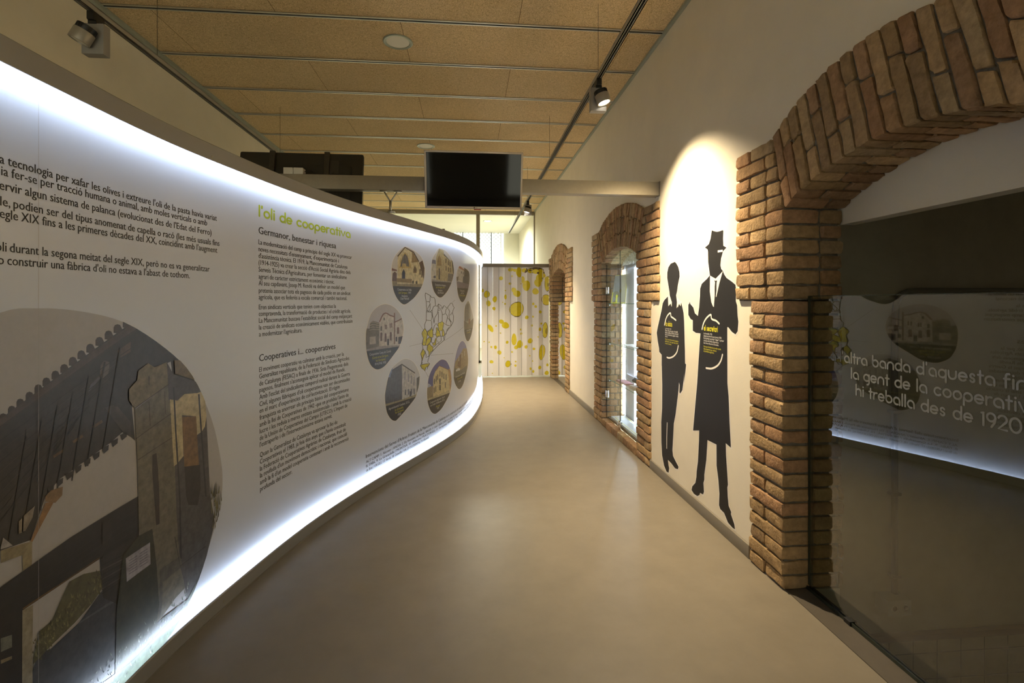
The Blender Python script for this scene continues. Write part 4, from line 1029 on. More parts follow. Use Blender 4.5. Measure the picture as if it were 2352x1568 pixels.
LN = [OUT + [OUT[0]], [(345, 205), (335, 300), (285, 305)], [(325, 300), (340, 340), (300, 420), (315, 470), (290, 440)], [(340, 340), (340, 420), (320, 470), (290, 450)], [(340, 470), (375, 440), (400, 380), (428, 370)], [(280, 470), (365, 475), (375, 550), (355, 615), (280, 605)], [(375, 440), (380, 530), (400, 620), (405, 660)], [(405, 650), (420, 560), (460, 500), (475, 400), (465, 370)], [(475, 470), (480, 540), (475, 640)], [(475, 450), (520, 430), (540, 500), (540, 620)], [(480, 345), (490, 420), (530, 410)], [(540, 430), (560, 380)], [(545, 520), (590, 500), (600, 430), (640, 400)], [(600, 500), (630, 550), (610, 620), (600, 680), (560, 650)], [(640, 420), (660, 460), (650, 520), (680, 520), (690, 490), (710, 490)], [(620, 560), (650, 590), (680, 640), (680, 700), (655, 700), (600, 680)], [(650, 520), (660, 590), (690, 640)],
      [(600, 840), (620, 760), (655, 720)], [(390, 840), (430, 845)], [(385, 790), (410, 700), (440, 660), (470, 700)], [(370, 890), (360, 970), (395, 980)], [(450, 895), (480, 870), (520, 870), (525, 940), (480, 980), (460, 940)], [(440, 1010), (470, 980), (490, 1000)], [(520, 870), (560, 870), (570, 930)], [(258, 1110), (275, 1180), (270, 1215), (315, 1200), (325, 1185)], [(210, 1290), (205, 1330)], [(390, 1050), (440, 1020)], [(255, 740), (285, 795), (330, 770), (370, 720), (365, 620)]]
for l in LN + [y + [y[0]] for y in YEL]:
    pp = qm(l)
    for k, r in enumerate(ribbon2(pp, .62)): lay(b, [sz(*p) for p in r], 2 + (k % 8) * .3 + (len(pp) % 5) * .06, 0, (*lin(30, 28, 28), 0))
for l in ([(10, 440), (290, 860)], [(0, 1035), (280, 965)], [(580, 940), (885, 718)], [(350, 1180), (720, 1152)], [(260, 1440), (312, 1535)], [(750, 275), (690, 330)]):
    for r in ribbon2(qm(l), .28): lay(b, [sz(*p) for p in r], 3, 0, lin(120, 118, 120))
o = b.build('map_print', M['print'], panel, fixn=False); o['label'] = 'outline map of counties, some filled yellow'
# sheet joint
b = MB()
for u in (86,):
    s = sz(u, 700).x; lay(b, [Vector((s, .08)), Vector((s + .0012, .08)), Vector((s + .0012, 2.17)), Vector((s, 2.17))], 46)
b.build('sheet_joint', M['grey_ink'], panel, fixn=False)

# ================================================================== BEAM, TELEVISIONS
bm_ = thing('ceiling_beam', 'brushed metal box beam crossing the corridor and carrying the televisions', 'beam', (WALL, 4.16, 2.43))
b = MB(); b.cbox((XL, 4.112, 2.425), (WALL - .004, 4.212, 2.54), .004); b.build('beam_body', M['steel'], bm_, smooth=True)
b = MB(); b.box((WALL - .004, 4.108, 2.42), (WALL, 4.216, 2.545)); b.build('end_plate', M['steel'], bm_)
b = MB()
x0 = wy(897, 470, 4.16).x
zt_ = 2.425
for dx in (-.052, .055):
    b.tube([(x0 + dx, 4.16, zt_), (x0 + dx * .72, 4.16, zt_ - .03), (x0, 4.16, zt_ - .088)], .0065, 8)
b.tube([(x0, 4.16, zt_ - .08), (x0, 4.16, 2.25)], .011, 10); b.box((x0 - .02, 4.13, 2.248), (x0 + .035, 4.19, 2.258)); b.box((x0 - .085, 4.14, zt_ - .008), (x0 - .03, 4.18, zt_)); b.box((x0 + .03, 4.14, zt_ - .008), (x0 + .09, 4.18, zt_))
b.build('fork_bracket', M['alu'], bm_, smooth='all')

def place(mx):
    class _B(MB):
        def build(s, *a, **k):
            s.v = [tuple(mx @ Vector(p)) for p in s.v]; return MB.build(s, *a, **k)
    return _B
# front television, tipped towards the viewer
tv = thing('television', 'switched-off television with a silver frame hung on the near side of the beam', 'television', (.04, 4.03, 2.26))
tl, trr, brr, bl = wy(972, 346, 3.93), wy(1200, 348, 3.93), wy(1200, 479, 4.05), wy(978, 481, 4.05)
cx = (tl.x + trr.x + brr.x + bl.x) / 4; wdt = ((trr.x - tl.x) + (brr.x - bl.x)) / 2
cz = (tl.z + trr.z + brr.z + bl.z) / 4; hgt = math.hypot((tl.z + trr.z - brr.z - bl.z) / 2, .12)
mx = Matrix.Translation((cx, 3.99, cz)) @ Matrix.Rotation(math.atan2(.12, (tl.z - bl.z)), 4, 'X')
B = place(mx); w, h_ = wdt / 2, hgt / 2
b = B(); f = .016
b.cbox((-w, -.004, h_ - f), (w, .03, h_), .003); b.cbox((-w, -.004, -h_), (w, .03, -h_ + f * 1.3), .003); b.cbox((-w, -.004, -h_), (-w + f, .03, h_), .003); b.cbox((w - f, -.004, -h_), (w, .03, h_), .003)
bez = b.build('bezel', M['bezel'], tv, smooth=True)
b = B(); b.box((-w + f, .001, -h_ + f), (w - f, .006, h_ - f)); b.build('screen', M['screen'], tv)
b = B(); b.cbox((-w + .004, .028, -h_ + .004), (w - .004, .05, h_ - .004), .01); b.cbox((-.22, .05, -.16), (.22, .085, .14), .02); b.build('back_shell', M['tvback'], tv, smooth=True)
b = B(); v, fcs = text_tris('LG', 0); b.add([(x * .014 + .012, -.0048, y * .014 - h_ + .006) for x, y in v], fcs)
v2 = [(.004 + .006 * math.cos(k * math.pi / 6), -.0048, -h_ + .011 + .006 * math.sin(k * math.pi / 6)) for k in range(12)]; b.add(v2, [tuple(range(12))]); b.build('maker_mark', M['darkgrey'], bez, fixn=False)
b = B(); b.cbox((.0, -.004, -h_ - .008), (.06, .02, -h_), .002); b.build('standby_light', M['red_led'], tv)
for dx in (-.15, .11):
    b = MB(); b.box((cx + dx, 4.04, cz - .05), (cx + dx + .04, 4.112, cz + .05)); b.build('wall_bracket', M['darkgrey'], tv)

# rear television, its back to the viewer, beyond the beam
t2 = thing('television', 'dark back of a large television hung on the far side of the beam', 'television', (-1.4, 4.3, 2.32))
a0, a1, a2 = wy(551, 348, 4.36), wy(835, 354, 4.36), wy(828, 468, 4.27)
cx = (a0.x + a1.x) / 2; w = (a1.x - a0.x) / 2; h_ = .315
mx = Matrix.Translation((cx, 4.31, a1.z - h_ * .985)) @ Matrix.Rotation(-math.atan2(.10, .62), 4, 'X')
B = place(mx)
b = B(); b.cbox((-w, .0, -h_), (w, .05, h_), .018); b.cbox((-w * .82, -.018, -h_ * .86), (w * .82, .01, h_ * .62), .012); b.build('back_shell', M['tvback'], t2, smooth=True)
b = B()
for z in (.17, -.05): b.cbox((-w * .78, -.022, z), (-w * .5, -.016, z + .006), .001); b.cbox((w * .4, -.022, z - .05), (w * .62, -.016, z + .07), .004)
b.build('vent_ridge', M['darkgrey'], t2)
b = B(); b.box((-w + .02, .05, -h_ + .02), (w - .02, .052, h_ - .02)); b.build('screen', M['screen'], t2)
for x in (wy(624, 400, 4.3).x - cx, wy(750, 400, 4.3).x - cx):
    b = B(); b.cbox((x - .022, -.045, -h_ * .95), (x + .022, -.02, h_ * .97), .003)
    for z in (.26, .2, -.1): b.lathe([(.007, 0), (.007, .004), (.003, .006)], Matrix.Translation((x, -.044, z)) @ Matrix.Rotation(math.pi / 2, 4, 'X'), 12)
    b.build('mounting_rail', M['darkgrey'], t2, smooth=True)
z = wy(675, 401, 4.16).z
for i, (ua, ub) in enumerate(((651, 673), (674, 696))):
    xa, xb = wy(ua, 400, 4.13).x, wy(ub, 400, 4.13).x; b = MB(); b.cbox((xa, 4.125, 2.54), (xb, 4.20, 2.595), .004)
    o = b.build('converter_box', M['white'], smooth=True); tag(o, ['small white box on the beam, the one farther from the cable', 'small white box on the beam with the dark cable plugged in'][i], 'box', 'small boxes on the beam')
b = MB(); b.tube([(xb - .01, 4.17, 2.575), (xb + .05, 4.18, 2.585), (xb + .09, 4.19, 2.55), (xb + .16, 4.25, 2.56), (xb + .2, 4.28, 2.60)], .004, 6)
tag(b.build('cable', M['dark'], smooth=True), 'thin dark cable running from the white boxes to the television back', 'cable')

# ================================================================== LIGHT TRACKS AND SPOTS
def track(x, y0, y1, z, label):
    t = thing('lighting_track', label, 'track', (x, (y0 + y1) / 2, z))
    b = MB(); w = .018
    for s in (-1, 1): b.box((x + s * w, y0, z), (x + s * (w - .007), y1, z + .034)); b.box((x + s * w, y0, z), (x + s * .008, y1, z + .003))
    b.box((x - w, y0, z + .030), (x + w, y1, z + .036)); b.build('track_body', M['track'], t)
    b = MB(); b.box((x - .011, y0 + .002, z + .012), (x + .011, y1 - .002, z + .016)); b.build('groove', M['dark'], t)
    for y in (-.85, 1.4, 3.65, 5.9, 8.15, 10.4):
        b = MB(); b.tube([(x, y, z + .036), (x, y, H)], .0016, 6); b.build('suspension_wire', M['darkgrey'], t)
    return t
TX = .977
track(TX, -1.7, 12.0, 3.185, 'long lighting track with two lit spotlights hung above the brick arches')
track(-2.18, -1.7, 11.0, 3.185, 'lighting track with one unlit spotlight hung behind the curved panel')
def spot(x, y, aim, lit, label, side=1, hy=-.075):
    t = thing('spotlight', label, 'spotlight', (x, y, 2.98), 'track spotlights')
    b = MB(); b.cbox((x - .02, y - .045, 3.135), (x + .02, y + .045, 3.186), .006); b.cbox((x - .024, y - .03, 3.118), (x + .024, y + .03, 3.14), .004); b.build('adapter', M['dark'], t, smooth=True)
    b = MB(); b.cbox((x - .06, y - .026, 2.945), (x + .06, y + .03, 3.122), .003); b.build('gear_box', M['rail'], t, smooth=True)
    aim = Vector(aim).normalized(); c = Vector((x + .012 * side, y + hy, 3.035))
    mx = Matrix.Translation(c) @ aim.to_track_quat('Z', 'Y').to_matrix().to_4x4()
    b = MB(); b.lathe([(.046, -.045), (.047, -.044), (.047, -.014), (.046, -.012)], mx, 32)
    for k in range(20):
        a = 2 * math.pi * k / 20; p = Vector((.047 * math.cos(a), .047 * math.sin(a), 0))
        b.add([mx @ (p + Vector((0, 0, -.044))), mx @ (p * 1.05 + Vector((0, 0, -.044))), mx @ (p * 1.05 + Vector((0, 0, -.014))), mx @ (p + Vector((0, 0, -.014)))], [(0, 1, 2, 3)])
    b.build('heat_sink', M['dark'], t, smooth=True)
    b = MB(); b.lathe([(.044, -.013), (.051, -.012), (.052, -.010), (.052, .052), (.051, .054), (.044, .054), (.042, .046)], mx, 40); hd = b.build('lamp_head', M['steel'], t, smooth=True)
    b = MB(); b.lathe([(.041, .047), (.041, .049), (.03, .0505)], mx, 32); b.build('lens', M['lens'] if lit else M['diffuser'], hd, smooth=True)
    b = MB(); b.tube([(x + .012 * side, y - .02, 3.035), (x + .012 * side, y + hy + .03, 3.035)], .012, 12); b.build('pivot', M['dark'], t, smooth=True)
    return c + aim * .06, aim
def lamp(c, aim, watt, ang, blend, col, name='lamp_beam', r=.025):
    l = bpy.data.lights.new(name, 'SPOT'); l.energy = watt; l.spot_size = math.radians(ang); l.spot_blend = blend; l.color = col; l.shadow_soft_size = r
    o = bpy.data.objects.new(name, l); COL.objects.link(o); o.location = c; o.rotation_euler = aim.to_track_quat('-Z', 'Y').to_euler(); o['kind'] = 'helper'
c, a = spot(TX, 3.66, (.28, -.09, -.96), True, 'grey track spotlight shining on the two black figures')
lamp(c, a, L_FIG * 10, 104, 1.0, WARM)
c, a = spot(TX, 8.12, (-.30, -.02, -1), True, 'lit track spotlight hanging near the white screen of yellow drops', side=-1)
lamp(c, a, L_FAR * 10, 110, 1.0, WARM)
spot(-2.18, 3.08, (-.42, -.1, -.9), False, 'unlit track spotlight hanging behind the top of the curved panel', side=-1)

# downlights
def downlight(x, y, label, lit=False, z=H):
    t = thing('downlight', label, 'downlight', (x, y, z - .01), 'round recessed downlights')
    mx = Matrix.Translation((x, y, z)) @ Matrix.Rotation(math.pi, 4, 'X')
    b = MB(); b.lathe([(.128, -.002), (.128, .004), (.120, .009), (.100, .006), (.098, -.001)], mx, 48); b.build('ring', M['ring'], t, smooth=True)
    b = MB(); b.lathe([(.0985, .001), (.0985, .003), (.02, .0045)], mx, 40); b.build('diffuser', M['bulb'] if lit else M['diffuser'], t, smooth=True)
downlight(-.614, 4.33, 'round ceiling downlight with pale disc in the open ceiling, clear of the televisions')
downlight(-.62, 7.18, 'round ceiling downlight just above the front television')
downlight(.52, 13.66, 'lit downlight seen through the far glass wall', True)
l = bpy.data.lights.new('far_downlight', 'SPOT'); l.energy = L_BEYOND * 10; l.spot_size = math.radians(170); l.spot_blend = 1; l.color = (1, .95, .82); l.shadow_soft_size = .1
o = bpy.data.objects.new('far_downlight', l); COL.objects.link(o); o.location = (.52, 13.66, H - .03); o['kind'] = 'helper'

# ================================================================== BLACK FIGURES ON THE WALL
def wl(pts): return [Vector((-p.y, p.z)) for p in (wx(u, v, WALL) for u, v in pts)]     # (along, up) on the wall
def on_wall(b, poly, layer, mi=0):
    if len(poly) < 3: return
    tr_ = tessellate_polygon([[Vector((p[0], p[1], 0)) for p in poly]]); x = WALL - .0004 - .0003 * layer
    b.add([(x, -p[0], p[1]) for p in poly], tr_, mi)
def round_poly(pts, k=3):
    # soften a traced outline slightly, keeping its corners
    out = []; n = len(pts)
    for i in range(n):
        p0, p1, p2 = pts[i - 1], pts[i], pts[(i + 1) % n]
        out += [p1.lerp(p0, .12), p1, p1.lerp(p2, .12)] if k else [p1]
    return out
def text_wall(b, s, u0, v0, u1, ratio, layer, mi, bold=.01):
    v, f = text_tris(s, bold); A = wl([(u0, v0)])[0]; B_ = wl([(u1, v0)])[0]; sc = (B_.x - A.x) / v[:, 0].max(); x = WALL - .0004 - .0003 * layer
    b.add([(x, -(A.x + p * sc), A.y + q * sc * ratio) for p, q in v], f, mi)
def figure(label, outline, whites, slits, marks, title, lines, extra=None, cr=1.1):
    t = thing('wall_figure', label, 'wall figure', tuple(Vector((WALL, -sum(p.x for p in wl(outline)) / len(outline), min(p.y for p in wl(outline))))))
    O = wl(outline)
    b = MB()
    for k_, r in enumerate(ribbon2(O, .011, True)): on_wall(b, r, (k_ % 3) * .08)
    for k2, p in enumerate(O): on_wall(b, [p + Vector((math.cos(k * math.pi / 4), math.sin(k * math.pi / 4))) * .011 for k in range(8)], .26 + (k2 % 5) * .08)
    b.build('white_edge', M['sticker_white'], t, fixn=False)
    b = MB(); on_wall(b, round_poly(O), 1); body = b.build('silhouette', M['sticker'], t, fixn=False)
    b = MB()
    for w_ in whites: on_wall(b, wl(w_), 2)
    for sl, wd in slits:
        for r in ribbon2(wl(sl), wd): on_wall(b, r, 2)
    b.build('white_shirt', M['sticker_white'], body, fixn=False)
    if extra:
        b = MB(); on_wall(b, wl(extra), 3); b.build('necktie', M['sticker'], body, fixn=False)
    b = MB()
    for mk in marks:
        q_ = catmull([tuple(p) for p in wl(mk)], 5)
        for k_, r in enumerate(ribbon2(q_, .0065)): on_wall(b, r, 2 + (k_ % 2) * .1)
        for e in (q_[0], q_[-1]): on_wall(b, [e + Vector((math.cos(k * math.pi / 6), math.sin(k * math.pi / 6))) * .0065 for k in range(12)], 2.3)
    b.build('drop_mark', M['sticker_white'], body, fixn=False)
    b = MB(); polys, w = round_text(title[0], .12); A = wl([title[1]])[0]; B_ = wl([(title[2], title[1][1])])[0]; sc = (B_.x - A.x) / w
    for k_, p in enumerate(polys): on_wall(b, [Vector((A.x + q.x * sc, A.y + q.y * sc * 1.35)) for q in p], 2 + (k_ % 13) * .06)
    b.build('title_text', M['yellow'], body, fixn=False)
    bw, by = MB(), MB()
    for s, u0, v0, u1, c in lines: text_wall(by if c else bw, s, u0, v0, u1, cr, 2, 0, 0)
    bw.build('caption_text', M['sticker_white'], body, fixn=False); by.build('caption_text', M['yellow'], body, fixn=False)
    return t
g = lambda pts: off(pts, 4.127, 1480, 500)
g2 = lambda pts: off(pts, 3.407, 1480, 840)
so = g([(290, 417), (306, 435), (322, 465), (334, 515), (335, 560), (326, 600), (318, 640), (312, 690), (302, 735), (308, 770), (310, 800), (318, 850), (330, 815), (345, 838), (350, 800), (362, 850), (372, 900), (378, 980), (381, 1100), (385, 1250), (387, 1380), (397, 1390), (388, 1470), (377, 1568)]) \
   + g2([(313, 60), (308, 110), (298, 190), (280, 218), (275, 205), (277, 150), (272, 130), (268, 190), (258, 270), (245, 380), (231, 450), (228, 520), (220, 660), (225, 705), (245, 745), (268, 790), (262, 808), (240, 800), (210, 760), (185, 735), (190, 780), (195, 800), (190, 835), (175, 828), (155, 780), (140, 700), (134, 600), (133, 440), (140, 330), (141, 150), (137, 0)]) \
   + g([(165, 1400), (165, 1298), (142, 1270), (140, 1235), (128, 1170), (118, 1090), (125, 1050), (145, 960), (165, 870), (175, 810), (190, 780), (224, 745), (228, 838), (250, 810), (258, 840), (242, 740), (238, 700), (225, 620), (217, 570), (218, 520), (228, 470), (250, 435)])
g5 = lambda pts: off(pts, 15.675, 1500, 720); g6 = lambda pts: off(pts, 9.8, 1600, 700)
figure('black silhouette of a bare-headed person with open collar, smaller than the one in a hat', so,
       [g([(225, 742), (228, 838), (250, 812), (260, 843), (262, 800), (242, 738)]), g([(303, 738), (310, 800), (306, 858), (330, 815), (346, 838), (348, 800)])],
       [(g2([(180, 442), (176, 560), (176, 648)]), .006)],
       [g([(192, 1015), (205, 960), (225, 920), (248, 903), (254, 935), (275, 950), (300, 970)]), g([(322, 1213), (310, 1270), (280, 1310), (240, 1328), (215, 1322)])],
       ('la sòcia', g5([(452, 445)])[0], 1500 + 690 / 15.675),
       [('La Granadella, 1920.', *g5([(445, 548)])[0], 1500 + 660 / 15.675, 0), ('Mare i filla de casa, el treball', *g5([(440, 628)])[0], 1500 + 890 / 15.675, 0), ("bona collita d'olives al molí", *g5([(440, 702)])[0], 1500 + 910 / 15.675, 0), ('de la cooperativa, pagesa i sòcia', *g5([(438, 770)])[0], 1500 + 910 / 15.675, 0), ('des de', *g5([(440, 840)])[0], 1500 + 525 / 15.675, 0),
        ('Va ser una de les sòcies pageses', *g5([(438, 935)])[0], 1500 + 915 / 15.675, 1), ('amb dret a vot, que van ser-hi', *g5([(436, 1012)])[0], 1500 + 905 / 15.675, 1), ('a totes i les olives.', *g5([(434, 1085)])[0], 1500 + 665 / 15.675, 1)], cr=.9)
se = g([(640, 119), (665, 128), (690, 133), (718, 127), (742, 117), (750, 122), (747, 200), (750, 265), (780, 283), (762, 300), (747, 318), (740, 345), (728, 385), (722, 450), (730, 485), (745, 503), (760, 540), (780, 570), (830, 605), (865, 635), (870, 680), (868, 790), (880, 830), (885, 930), (892, 985), (885, 1075), (865, 1105), (830, 1080), (800, 1040), (787, 1035), (787, 1200), (788, 1568)]) \
   + g2([(660, 240), (668, 450), (678, 640), (638, 605), (640, 700), (650, 850), (655, 930), (650, 950), (653, 1020), (660, 1095), (680, 1143), (678, 1160), (705, 1240), (710, 1278), (690, 1265), (655, 1225), (625, 1150), (595, 1120), (585, 1090), (588, 1000), (582, 915), (580, 890), (566, 780), (565, 615), (495, 580), (485, 740), (470, 850), (470, 890), (463, 915), (467, 985), (460, 1006), (437, 993), (432, 1010), (415, 1018), (388, 1000), (370, 970), (376, 942), (400, 915), (408, 870), (410, 825), (420, 750), (428, 590), (430, 505), (382, 505), (405, 240)]) \
   + g([(502, 1568), (515, 1350), (525, 1200), (532, 1095), (490, 1090), (460, 1070), (460, 970), (440, 960), (418, 920), (418, 820), (425, 815), (430, 793), (436, 815), (465, 850), (480, 905), (508, 930), (520, 850), (528, 740), (530, 670), (545, 625), (595, 578), (622, 545), (615, 490), (606, 420), (604, 320), (600, 300), (575, 282), (612, 250), (628, 200)])
figure('black life-size silhouette of a person in hat, long coat and white shirt with tie', se,
       [g([(624, 548), (677, 577), (722, 530), (745, 505), (735, 540), (712, 620), (695, 700), (683, 752), (668, 735), (660, 845), (652, 840), (636, 800), (622, 700)])],
       [(g([(697, 319), (744, 312)]), .007)],
       [g([(548, 1055), (562, 1000), (590, 950), (630, 918), (636, 950), (650, 965), (680, 975), (710, 1003)]), g([(742, 1297), (728, 1350), (695, 1400), (640, 1428), (587, 1424)])],
       ('el secretari', g6([(165, 578)])[0], 1600 + 478 / 9.8),
       [('La Granadella, 1920.', *g6([(162, 655)])[0], 1600 + 355 / 9.8, 0), ('Aquest any hem fet part des de 1920.', *g6([(162, 708)])[0], 1600 + 565 / 9.8, 0), ('És el primer secretari "major" i primer', *g6([(162, 763)])[0], 1600 + 618 / 9.8, 0), ('nomenat del Sindicat Agrícola de', *g6([(162, 815)])[0], 1600 + 495 / 9.8, 0), ('Sant Antoni Abat de la Granadella.', *g6([(162, 868)])[0], 1600 + 500 / 9.8, 0),
        ('Creu que el sindicat ha de vetllar també', *g6([(160, 945)])[0], 1600 + 550 / 9.8, 1), ('dels propietaris per millorar', *g6([(160, 1000)])[0], 1600 + 452 / 9.8, 1), ('els productes agrícoles.', *g6([(160, 1050)])[0], 1600 + 398 / 9.8, 1)],
       extra=g([(664, 592), (677, 597), (692, 594), (686, 615), (685, 690), (678, 750), (668, 735), (668, 650), (672, 612)]))

# ================================================================== SLIDING SCREEN WITH YELLOW DROPS
part = thing('folding_screen', 'white slatted screen printed with yellow oil drops closing the end of the corridor', 'screen', (.95, YPART, 0))
UB = [1106, 1120, 1132, 1146, 1158.5, 1173, 1187.5, 1198, 1210, 1222, 1237, 1247, 1260.5, 1266]
XB = [wy(u, 700, YPART).x for u in UB]; XB[-1] = WALL - .032
ZP0, ZP1 = .02, 2.215
def zig(x):
    for i in range(len(XB) - 1):
        if x <= XB[i + 1] or i == len(XB) - 2:
            t = (x - XB[i]) / (XB[i + 1] - XB[i]); a, c = (.0, .034) if i % 2 == 0 else (.034, 0); return YPART + a + (c - a) * max(0, min(1, t))
    return YPART
for i in range(len(XB) - 1):
    b = MB(); x0, x1 = XB[i] + .0008, XB[i + 1] - .0008; y0, y1 = zig(x0), zig(x1)
    b.prism([(x0, y0, ZP0), (x1, y1, ZP0), (x1, y1, ZP1), (x0, y0, ZP1)], (0, .008, 0)); b.build('slat', M['slat'], part)
b = MB(); b.cbox((XB[0], YPART - .02, 2.205), (WALL - .032, YPART + .06, 2.275), .004); b.build('head_rail', M['base'], part, smooth=True)
for x in XB[1:-1:2]:
    b = MB(); b.tube([(x, YPART + .03, ZP0), (x, YPART + .03, ZP1)], .005, 6); b.build('hinge_rod', M['alu'], part)
def pol(cx_, cy_, rx, ry, rot=0, n=22, wob=.06, seed=0):
    r_ = random.Random(int(cx_ * 7 + cy_ * 13 + seed)); ph = [r_.uniform(0, 6.28) for _ in range(3)]; out = []
    for k in range(n):
        a = 2 * math.pi * k / n; w_ = 1 + wob * (math.sin(2 * a + ph[0]) + .6 * math.sin(3 * a + ph[1]))
        x, y = rx * w_ * math.cos(a), ry * w_ * math.sin(a); out.append((cx_ + x * math.cos(rot) - y * math.sin(rot), cy_ + x * math.sin(rot) + y * math.cos(rot)))
    return out
def on_screen(b, pts, layer):
    P_ = [wy(u, v, YPART) for u, v in off(pts, 3.268, 1060, 440)]
    P_ = clip_convex([(p.x, p.z) for p in P_], [(XB[0], ZP0), (XB[-1], ZP0), (XB[-1], ZP1), (XB[0], ZP1)])
    if len(P_) < 3: return
    bm = bmesh.new(); vs = [bm.verts.new((p[0], p[1], 0)) for p in P_]
    for t in tessellate_polygon([[Vector((p[0], p[1], 0)) for p in P_]]):
        try: bm.faces.new([vs[i] for i in t])
        except Exception: pass
    for x in XB[1:-1]: bmesh.ops.bisect_plane(bm, geom=bm.verts[:] + bm.edges[:] + bm.faces[:], plane_co=(x, 0, 0), plane_no=(1, 0, 0))
    bm.verts.index_update(); b.add([(v.co.x, zig(v.co.x) - .001 - .0007 * layer, v.co.y) for v in bm.verts], [[v.index for v in f.verts] for f in bm.faces]); bm.free()
DR = [(297, 650, 15, 14), (365, 690, 11, 9), (190, 770, 20, 25), (250, 807, 16, 24), (203, 838, 17, 22), (244, 877, 12, 13), (160, 742, 8, 14), (393, 737, 18, 17), (417, 765, 28, 25), (330, 790, 10, 18), (415, 882, 50, 55), (488, 705, 27, 42), (462, 660, 14, 25), (556, 748, 22, 25), (573, 685, 25, 30), (490, 943, 14, 14), (538, 938, 6, 8), (592, 902, 11, 12), (640, 812, 34, 40), (300, 975, 18, 16), (330, 1003, 27, 25), (218, 1025, 15, 34, -.6), (395, 1110, 20, 42), (438, 1145, 24, 28), (410, 1168, 14, 16), (485, 1165, 11, 14), (545, 1180, 10, 10), (517, 1120, 19, 20), (605, 1205, 22, 55, .15), (255, 1168, 11, 13), (224, 1166, 7, 8), (285, 1208, 15, 16), (225, 1277, 14, 13), (350, 1293, 20, 24), (405, 1305, 8, 9), (588, 1320, 12, 14), (520, 1330, 8, 10), (540, 1350, 9, 10), (628, 1040, 18, 55), (590, 1033, 11, 13), (530, 1005, 8, 9), (450, 1065, 8, 9), (447, 1035, 7, 8), (343, 1130, 10, 12), (540, 842, 9, 9), (558, 862, 10, 10), (645, 1300, 8, 12), (640, 1360, 15, 16), (380, 1204, 7, 7), (407, 1275, 6, 6), (327, 842, 7, 7), (310, 830, 4, 4), (380, 633, 6, 5), (330, 742, 5, 5), (600, 990, 8, 8), (575, 1090, 5, 5), (260, 1008, 6, 6), (514, 1232, 5, 5), (170, 1125, 5, 5), (208, 1130, 5, 5), (320, 1246, 4, 4), (232, 1363, 4, 4), (535, 1272, 5, 5), (290, 1060, 3, 3), (450, 690, 6, 6), (522, 1395, 5, 3), (440, 600, 5, 5), (295, 1062, 4, 4),
      (370, 585, 20, 14), (400, 590, 12, 12), (432, 605, 24, 36), (470, 590, 18, 15), (520, 595, 25, 15), (560, 600, 25, 18), (595, 600, 22, 20), (588, 650, 30, 35), (645, 690, 20, 52), (612, 630, 20, 18), (640, 660, 16, 20)]
b = MB()
for d in [(415, 882, 53, 58), (556, 590, 62, 22), (600, 612, 26, 30), (648, 690, 24, 58), (640, 812, 37, 43), (628, 1040, 22, 58), (605, 1205, 24, 57, .15), (190, 770, 22, 27), (370, 1295, 6, 5), (208, 768, 6, 6), (488, 590, 8, 16), (350, 1293, 21, 25)]: on_screen(b, pol(*d, wob=.05), 0)
b.build('dark_rim_print', M['drop_dark'], part, fixn=False)
for i, d in enumerate(DR):
    b = MB(); on_screen(b, pol(*d), 1 + (i % 4) * .3)
    if b.v: b.build('oil_drop', M['drop'], part, fixn=False)
b = MB()
for d in [(636, 1046, 4, 22), (650, 700, 3, 14), (520, 590, 14, 5), (575, 610, 8, 10), (610, 650, 5, 10), (480, 600, 5, 12), (415, 937, 22, 3), (412, 831, 12, 3)]: on_screen(b, pol(*d, wob=.15), 3)
b.build('dark_fleck_print', M['drop_dark'], part, fixn=False)

# ================================================================== GLASS SHOWCASE
sc_ = thing('glass_showcase', 'tall lit glass showcase set in the middle brick arch', 'showcase', (1.78, 5.285, .08))
YL, YR, YM, XG = 5.905, 4.665, 5.365, 1.685
def arch_z(y): return .474 + math.sqrt(max(0, 1.615 ** 2 - (y - 5.285) ** 2))
def door(y0, y1):
    b = MB(); n = 12; pts = [(XG, y0, .085), (XG, y1, .085)] + [(XG, y1 + (y0 - y1) * k / n, arch_z(y1 + (y0 - y1) * k / n) - .006) for k in range(n + 1)]
    b.prism(pts, (.006, 0, 0)); d = b.build('glass_door', M['glass'], sc_)
    b = MB()
    for y in (y0, y1): b.box((XG - .0008, y - .0035, .085), (XG + .007, y + .0035, arch_z(y) - .006))
    b.build('polished_edge', M['glass_edge'], d); return d
d1 = door(YM + .004, YL); d2 = door(YR, YM - .004)
for z in (.34, 1.60):
    b = MB(); b.cbox((XG - .012, YL - .055, z), (XG + .016, YL - .008, z + .085), .003); b.tube([(XG - .014, YL - .03, z), (XG - .014, YL - .03, z + .085)], .007, 10)
    b.build('hinge', M['chrome'], d1, smooth=True)
b = MB(); b.cbox((XG - .012, YM - .03, .09), (XG + .016, YM + .035, .165), .004); b.lathe([(.014, 0), (.014, .012), (.01, .016)], Matrix.Translation((XG - .012, YM + .005, .135)) @ Matrix.Rotation(-math.pi / 2, 4, 'Y'), 20); b.build('lock', M['chrome'], d2, smooth=True)
b = MB(); XBK = 1.905
yb0 = wx(1437, 700, XBK).y
b.box((XBK, 4.62, .08), (XBK + .01, yb0, 1.93)); n = 14
b.prism([(XBK, 4.62, 1.93), (XBK, 5.25, 1.93)] + [(XBK, 5.25 - .63 * k / n, 1.93 + .15 * math.sin(math.pi / 2 * (1 - k / n)) * (1 - k / n)) for k in range(n + 1)], (.01, 0, 0))
b.box((XBK + .012, 4.6, .05), (XBK + .02, 5.96, 2.15)); b.box((XG + .02, 4.655, .1), (XBK, 4.662, 1.95))
b.build('back_panel', M['caseback'], sc_)
